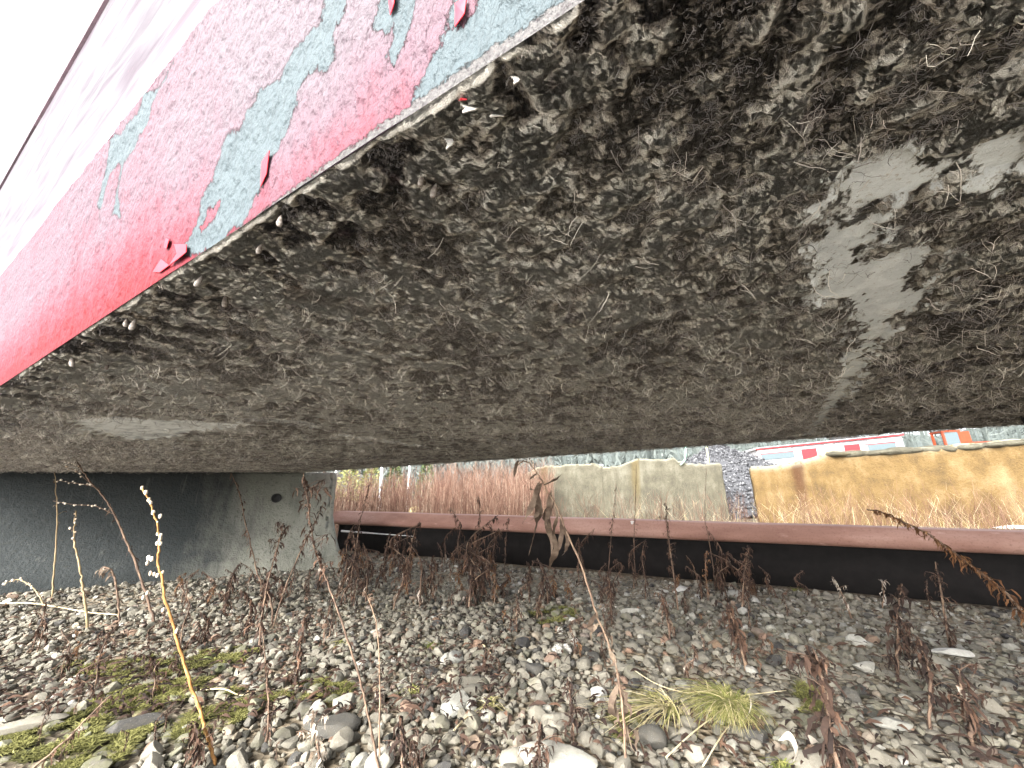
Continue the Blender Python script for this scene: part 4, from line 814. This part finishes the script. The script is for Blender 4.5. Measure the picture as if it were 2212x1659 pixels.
block('weathered grey concrete block furthest left behind the dead stalks', M['gblock'], e0, e1, prof_of([(1116,1035),(1140,1020),(1165,1008),(1220,1004),(1280,1001),(1300,1008)], e0, e1), .65, .05, seed=8)
p = onz(1312, 1118); p = p*1.01; z = hz(1312, 1011, p); m = MB(); a = np.linspace(0, 2*math.pi, 16, endpoint=False); pr = [(.055, 0), (.07, .13), (.066, .13), (.052, .01)]
m.add([(math.cos(t)*r_, math.sin(t)*r_, h) for r_, h in pr for t in a], [(i*16+j, i*16+(j+1) % 16, i*16+16+(j+1) % 16, i*16+16+j) for i in range(3) for j in range(16)]+[tuple(range(15, -1, -1)), tuple(48+j for j in range(16))])
o = m.build('bucket', M['white']); o.location = (p[0], p[1]+.25, z-.02); tag(o, 'small white bucket sitting in the notch between the grey blocks', 'bucket')
def hose(spots, foot, mt, label, r_=.016):
    q = [aty(a_, c_, foot[1]+.2) for a_, c_ in spots]; m = MB(); b0 = q[0]; m.tube(spline(q)-b0, r_, r_*.9, 7); o = m.build('hose', mt); o.location = b0; tag(o, label, 'hose', 'hoses sticking up from the grey block')
hose([(1470,1004),(1478,995),(1481,980),(1481,950)], g1, M['hose'], 'mint green hose sticking up from the grey block')
hose([(1530,1001),(1530,990),(1528,978),(1526,966)], g1, M['hosey'], 'yellow green hose sticking up right of the mint one')
# crushed stone heap
hx_ = []; c0 = onz(1560, 1105); 
HC = [(aty(1555, 1000, 11.5), 1.95, 3.2), (aty(1812, 1000, 12.5), 1.5, 2.6), (aty(1420, 1000, 12.5), 1.05, 2.4), (aty(1990, 1000, 13.), 1.35, 2.6)]
gx = np.linspace(1.5, 16, 130); gy = np.linspace(8.6, 16.5, 70); GX, GY = np.meshgrid(gx, gy, indexing='ij'); hz_ = np.full(GX.shape, -.06)
for (c, h, wd) in HC: hz_ = np.maximum(hz_, h*np.clip(1-np.hypot(GX-c[0], GY-c[1])/wd, 0, 1)**.9-.04)
pp_ = np.stack([GX.ravel(), GY.ravel()], 1); hz_ = hz_.ravel()+np.where(hz_.ravel() > 0, .05*fbm(pp_*2.5, 4, 3), 0)
heap = tag(raw('stone_heap', np.stack([pp_[:, 0], pp_[:, 1], hz_], 1), grid(130, 70), M['heap'], tint=np.full(len(pp_), .35)), 'heap of dark grey crushed stone behind the concrete blocks', 'stone heap', kind='stuff')
tm, f0 = stone_templates(1, 6); sel = np.where(hz_ > .02)[0]; N = 45000; ii = rng.choice(sel, N); pos = np.stack([pp_[ii, 0], pp_[ii, 1], hz_[ii]], 1)+rng.normal(size=(N, 3))*np.array([.06, .06, .012])
rt = rotm(N); ti = rng.integers(0, 6, N); sz = rng.uniform(.015, .05, N); V = np.stack([tm[t] for t in range(6)])[ti]; V = np.einsum('nij,nvj->nvi', rt, V)*sz[:, None, None]+pos[:, None]
o = raw('crushed_stones', V.reshape(-1, 3), (f0[None]+(np.arange(N)*len(tm[0]))[:, None, None]).reshape(-1, 3), M['heap'], heap, tint=np.repeat(np.clip(rng.normal(.45, .28, N), 0, 1), len(tm[0]))); o['kind'] = 'stuff'
# snow left along the blocks
def snow(spots, label):
    m = MB()
    for a_, c_, wx in spots:
        p = onz(a_, c_); v = iv*np.array([wx, .12, .03])*(1+.3*fbm(iv*2+a_, 3, 4))[:, None]; m.add(v+p, [tuple(q) for q in if_])
    tag(m.build('snow', M['snow']), label, 'snow', kind='stuff')
snow([(1590,1106,.25),(1618,1107,.2),(1605,1103,.3),(1960,1122,.25),(2010,1127,.3),(2060,1131,.3),(2110,1133,.35),(2160,1136,.35),(2210,1139,.35),(1900,1120,.2)], 'thin strip of old snow along the foot of the blocks')
p = onz(895, 1118); v = iv*np.array([.21, .16, .30])*(1+.03*fbm(iv*2, 3, 4))[:, None]; v[:, 2] += .0
o = raw('boulder', v, if_, M['yell'], loc=p); tag(o, 'pale yellow rounded boulder half hidden in russet brush', 'boulder')
# russet brush behind the beam, and stems before the blocks
def brushm(n, px, yr, hr, mt, name, label, lean=.12, twig=5, rad=.004, tn=(.45, .25)):
    m = MB()
    for k in range(n):
        y = rng.uniform(*yr); a_ = rng.uniform(*px); p = aty(a_, 1120, y); p[2] = 0; h = rng.uniform(*hr); s2 = p@L
        if s2 < 3.45: continue
        ln = rng.normal(size=2)*lean*h; tp = p+np.array([ln[0], ln[1], h]); md = p+np.array([ln[0]*.3, ln[1]*.3, h*.55]); t_ = np.clip(rng.normal(*tn), 0, 1); a = rng.uniform(0, 3.14); sd = np.array([math.cos(a), math.sin(a)*.4, 0])
        m.strip([p, md, tp], np.array([rad, rad*.8, rad*.25]), sd, t_)
        for j in range(twig):
            f = rng.uniform(.3, .98); q = p+(tp-p)*f; d = rng.normal(size=3)*.09*h; d[2] = abs(d[2])*1.3+.03; m.strip([q, q+d*.6, q+d], np.array([rad*.5, rad*.5, rad*.2]), sd, np.clip(t_+.1*rng.normal(), 0, 1))
    tag(m.build(name, mt), label, 'brush', kind='stuff')
brushm(2600, (640, 1180), (5.2, 9.5), (.55, 1.0), M['brush'], 'brush', 'dense russet dead brush beyond the left half of the beam')
brushm(900, (930, 1200), (8, 11), (.95, 1.35), M['brush'], 'brush', 'taller tan brush behind the russet brush')
brushm(1500, (1100, 2300), (3.4, 6.0), (.12, .6), M['brush'], 'dead_weeds', 'thin dead weed stems growing before the concrete blocks', .25, 5, .0022, (.35, .25))
brushm(420, (1100, 2300), (3.4, 5.8), (.15, .5), M['straw'], 'dead_grass', 'pale yellow dead grass blades before the concrete blocks', .5, 2, .002, (.6, .2))
# far wood, poles
def woods():
    m = MB()
    for k in range(520):
        y = rng.uniform(38, 70); x = rng.uniform(-1.0, 1.5)*y; h = rng.uniform(8, 13); r_ = rng.uniform(.07, .16); t_ = np.clip(rng.normal(.5, .2), 0, 1); p = np.array([x, y, -.2]); tp = p+np.array([rng.normal()*.6, 0, h])
        m.strip([p, (p+tp)/2, tp], [r_*1.8, r_*1.3, .05], (1, 0, 0), t_)
        for j in range(26):
            f = rng.uniform(.05, 1); q = p+(tp-p)*f; d = rng.normal(size=3)*np.array([1.3, .8, .6]); d[2] = abs(d[2]); m.strip([q, q+d*.6, q+d*1.1+[0, 0, .4]], [.05, .04, .012], (.3, .3, .9), np.clip(t_+.15*rng.normal(), 0, 1))
    for k in range(9000):                       # undergrowth at the edge of the wood
        y = rng.uniform(34, 42); x = rng.uniform(-1.0, 1.5)*y; h = rng.uniform(.5, 4.5)*rng.random(); q = np.array([x, y, h]); d = rng.normal(size=3)*.5; d[2] = abs(d[2])+.3; m.strip([q, q+d*.5, q+d], [.07, .09, .02], (1, 0, .3), np.clip(rng.normal(.55, .25), 0, 1))
    return m
tag(woods().build('woods', M['tree']), 'pale grey green leafless wood along the far edge of the yard', 'wood', kind='stuff')
M['conif'] = tinted('conifer', [(0, (.05, .08, .04)), (.5, (.16, .2, .08)), (1, (.33, .34, .13))], .9, 5, .1)
for i, (px, lab, tn) in enumerate([(752, 'yellow green small tree at the far left end of the brush', .85), (800, 'second yellow green small tree, between the two left poles', .8), (850, 'grey green evergreen tree right of the second pole', .3), (920, 'dim green evergreen tree furthest right of the poles', .15)]):
    y = 20+i; p = aty(px, 1060, y); p[2] = 0; t = thing('small_tree', lab, 'tree', p, 0, 'small trees beyond the brush'); m = MB(); m.tube([(0, 0, -.1), (.02, 0, 1), (0, 0, 2.4)], .07, .02, 6); m.build('trunk', M['stemb'], t); m = MB()
    for k in range(900):
        h = rng.uniform(.3, 2.6); rr_ = .85*(1-h/2.9)*math.sqrt(rng.random()); a = rng.uniform(0, 6.3); q = np.array([math.cos(a)*rr_, math.sin(a)*rr_, h]); d = np.array([math.cos(a), math.sin(a), .3])*.14; m.strip([q, q+d*.5, q+d], [.02, .035, .005], rng.normal(size=3)*.7, np.clip(rng.normal(tn, .15), 0, 1))
    m.build('crown', M['conif'], t)
for px, lab in [(722, 'pale slim pole, leftmost of three beyond the brush'), (822, 'pale thicker pole, middle of three beyond the brush'), (882, 'pale short pole, right of three beyond the brush')]:
    p = aty(px, 1060, 17.); p[2] = -.1; t = thing('pole', lab, 'pole', p, 0, 'poles beyond the brush'); m = MB(); m.tube([(0, 0, 0), (0, 0, 1.5), (0, 0, 3.2)], .05 if px != 822 else .08, .045, 10); m.build('shaft', M['steel'], t); m = MB(); m.tube([(0, 0, 3.2), (0, 0, 3.24)], .07, .05, 10); m.build('cap', M['steel'], t)
# white cabin boat with red trim, drawn up behind the heap
yb = 24.; c0 = aty(1638, 990, yb); c1 = aty(1952, 958, yb-1.5); dr = c1-c0; dr[2] = 0; ln = np.linalg.norm(dr); boat = thing('cabin_boat', 'long white cabin boat with red stripe and red windows behind the stone heap', 'boat', (c0[0], c0[1], 0), math.atan2(dr[1], dr[0]))
zt0 = EYE+ray(1640, 968)[2]/np.hypot(*ray(1640, 968)[:2])*np.hypot(c0[0], c0[1]); zt1 = EYE+ray(1948, 937)[2]/np.hypot(*ray(1948, 937)[:2])*np.hypot(c1[0], c1[1])
def wob(xa, xb, y0, y1, da, db, mt, nm, par=boat):           # a panel following the roof line, da..db below it
    m = MB(); zr = lambda x: zt0+(zt1-zt0)*x/ln; v = [(x, y_, zr(x)-d_) for x in (xa, xb) for y_ in (y0, y1) for d_ in (db, da)]
    m.add(v, [(0, 4, 5, 1), (6, 2, 3, 7), (2, 0, 1, 3), (4, 6, 7, 5), (1, 5, 7, 3), (0, 2, 6, 4)]); return m.build(nm, mt, par, False)
wob(0, ln, 0, 2.6, .12, 2.0, M['white'], 'cabin'); wob(-.12, ln+.08, -.1, 2.7, -.02, .10, M['white'], 'roof'); wob(-.10, ln+.06, -.13, -.102, .02, .10, M['red'], 'roof_stripe')
for xa in (.36, .655):
    d_ = wob(ln*xa-.55*1.5, ln*xa+.55*1.5, -.05, -.003, .2, 1.9, M['white'], 'door'); wob(ln*xa-.56*1.5-.05, ln*xa+.56*1.5+.05, -.04, -.003, .165, .2, M['dark'], 'door_lintel')
    wob(ln*xa-.40, ln*xa+.40, -.09, -.053, .33, .95, M['red'], 'window')
wob(ln*.84-.8, ln*.84+.8, -.05, -.003, .45, .8, M['glass'], 'window'); wob(ln*.84-.9, ln*.84+.9, -.06, -.054, .40, .45, M['red'], 'window_trim'); wob(ln*.14-.9, ln*.14+.9, -.05, -.003, .4, .75, M['glass'], 'window'); wob(ln*.14-.95, ln*.14+.95, -.06, -.054, .36, .40, M['red'], 'window_trim')
m = MB(); m.add([(-2., 1.2, 1.7), (-.05, -.05, 1.2), (-.05, 2.6, 1.2), (-.05, -.05, zt0-.45), (-.05, 2.6, zt0-.45), (-.8, 1.2, zt0-.5)], [(0, 1, 3, 5), (0, 5, 4, 2), (1, 2, 4, 3), (0, 2, 1), (3, 4, 5)]); m.build('bow', M['rust'], boat, False)
m = MB(); m.add([(0, .05, .3), (ln, .05, .3), (ln, 2.5, .3), (0, 2.5, .3), (0, -.06, 1.9), (ln, -.06, 1.9), (ln, 2.65, 1.9), (0, 2.65, 1.9)], [(0, 3, 2, 1), (4, 5, 6, 7), (0, 1, 5, 4), (1, 2, 6, 5), (2, 3, 7, 6), (3, 0, 4, 7)]); m.build('lower_hull', M['red'], boat, False)
v = iv*np.array([.9, .6, .28]); m = MB(); m.add(v+np.array([ln*.7, 1., zt0+(zt1-zt0)*.7+.02]), [tuple(q) for q in if_]); o = m.build('tarpaulin_bundle', M['black']); o.location = boat.location; o.rotation_euler = boat.rotation_euler; tag(o, 'dark bundle heaped on the roof of the white cabin boat', 'bundle')
# orange excavator
ye = 32.; p = aty(2064, 950, ye); ex = thing('excavator', 'orange red excavator with glazed cab beyond the ochre block', 'excavator', (p[0], p[1], 0), R(-12)); ztop = EYE+ray(2060, 929)[2]/np.hypot(*ray(2060, 929)[:2])*np.hypot(p[0], p[1])
m = MB(); x0_, x1_ = -.78, .52
for bx_ in [((x0_, 0, 1.2), (x1_, 1.2, 2.1)), ((x0_, 0, ztop-.14), (x1_, 1.25, ztop)), ((x0_, 0, 2.1), (x0_+.14, .12, ztop-.14)), ((x1_-.2, 0, 2.1), (x1_, .12, ztop-.14)), ((x0_, 1.08, 2.1), (x0_+.14, 1.2, ztop-.14)), ((x1_-.2, 1.08, 2.1), (x1_, 1.2, ztop-.14))]: m.box(*bx_)
m.build('cab', M['orange'], ex, False); m = MB(); m.box((x0_+.14, .04, 2.1), (x1_-.2, .08, ztop-.14)); m.build('window', M['glass'], ex, False)
m = MB(); m.box((x1_, .1, 1.2), (x1_+2., 2.2, ztop-1.)); m.box((x1_+.0, .05, ztop-1.), (x1_+.6, 1.5, ztop-.12)); m.build('engine_housing', M['orange'], ex, False)
for yy in (-.2, 1.8):
    m = MB(); pr = [(-1.6, .45), (-1.45, .12), (-1.1, 0), (1.9, 0), (2.25, .12), (2.4, .45), (2.25, .78), (1.9, .9), (-1.1, .9), (-1.45, .78)]; m.add([(x, yy+d_, z) for d_ in (0, .5) for x, z in pr], [tuple(range(10)), tuple(range(19, 9, -1))]+[(i, 10+i, 10+(i+1) % 10, (i+1) % 10) for i in range(10)]); m.build('track', M['black'], ex, False)
m = MB(); m.box((-.3, .4, .9), (1.2, 1.7, 1.2)); m.build('turntable', M['black'], ex, False)
m = MB(); m.tube([(-.2, 1.5, 1.6), (-1.6, 1.6, 2.6), (-3.6, 1.7, 2.2)], .2, .16, 6); m.build('boom', M['orange'], ex, False); m = MB(); m.tube([(-3.6, 1.7, 2.2), (-4.2, 1.7, .9)], .15, .12, 6); m.build('bucket_arm', M['orange'], ex, False)
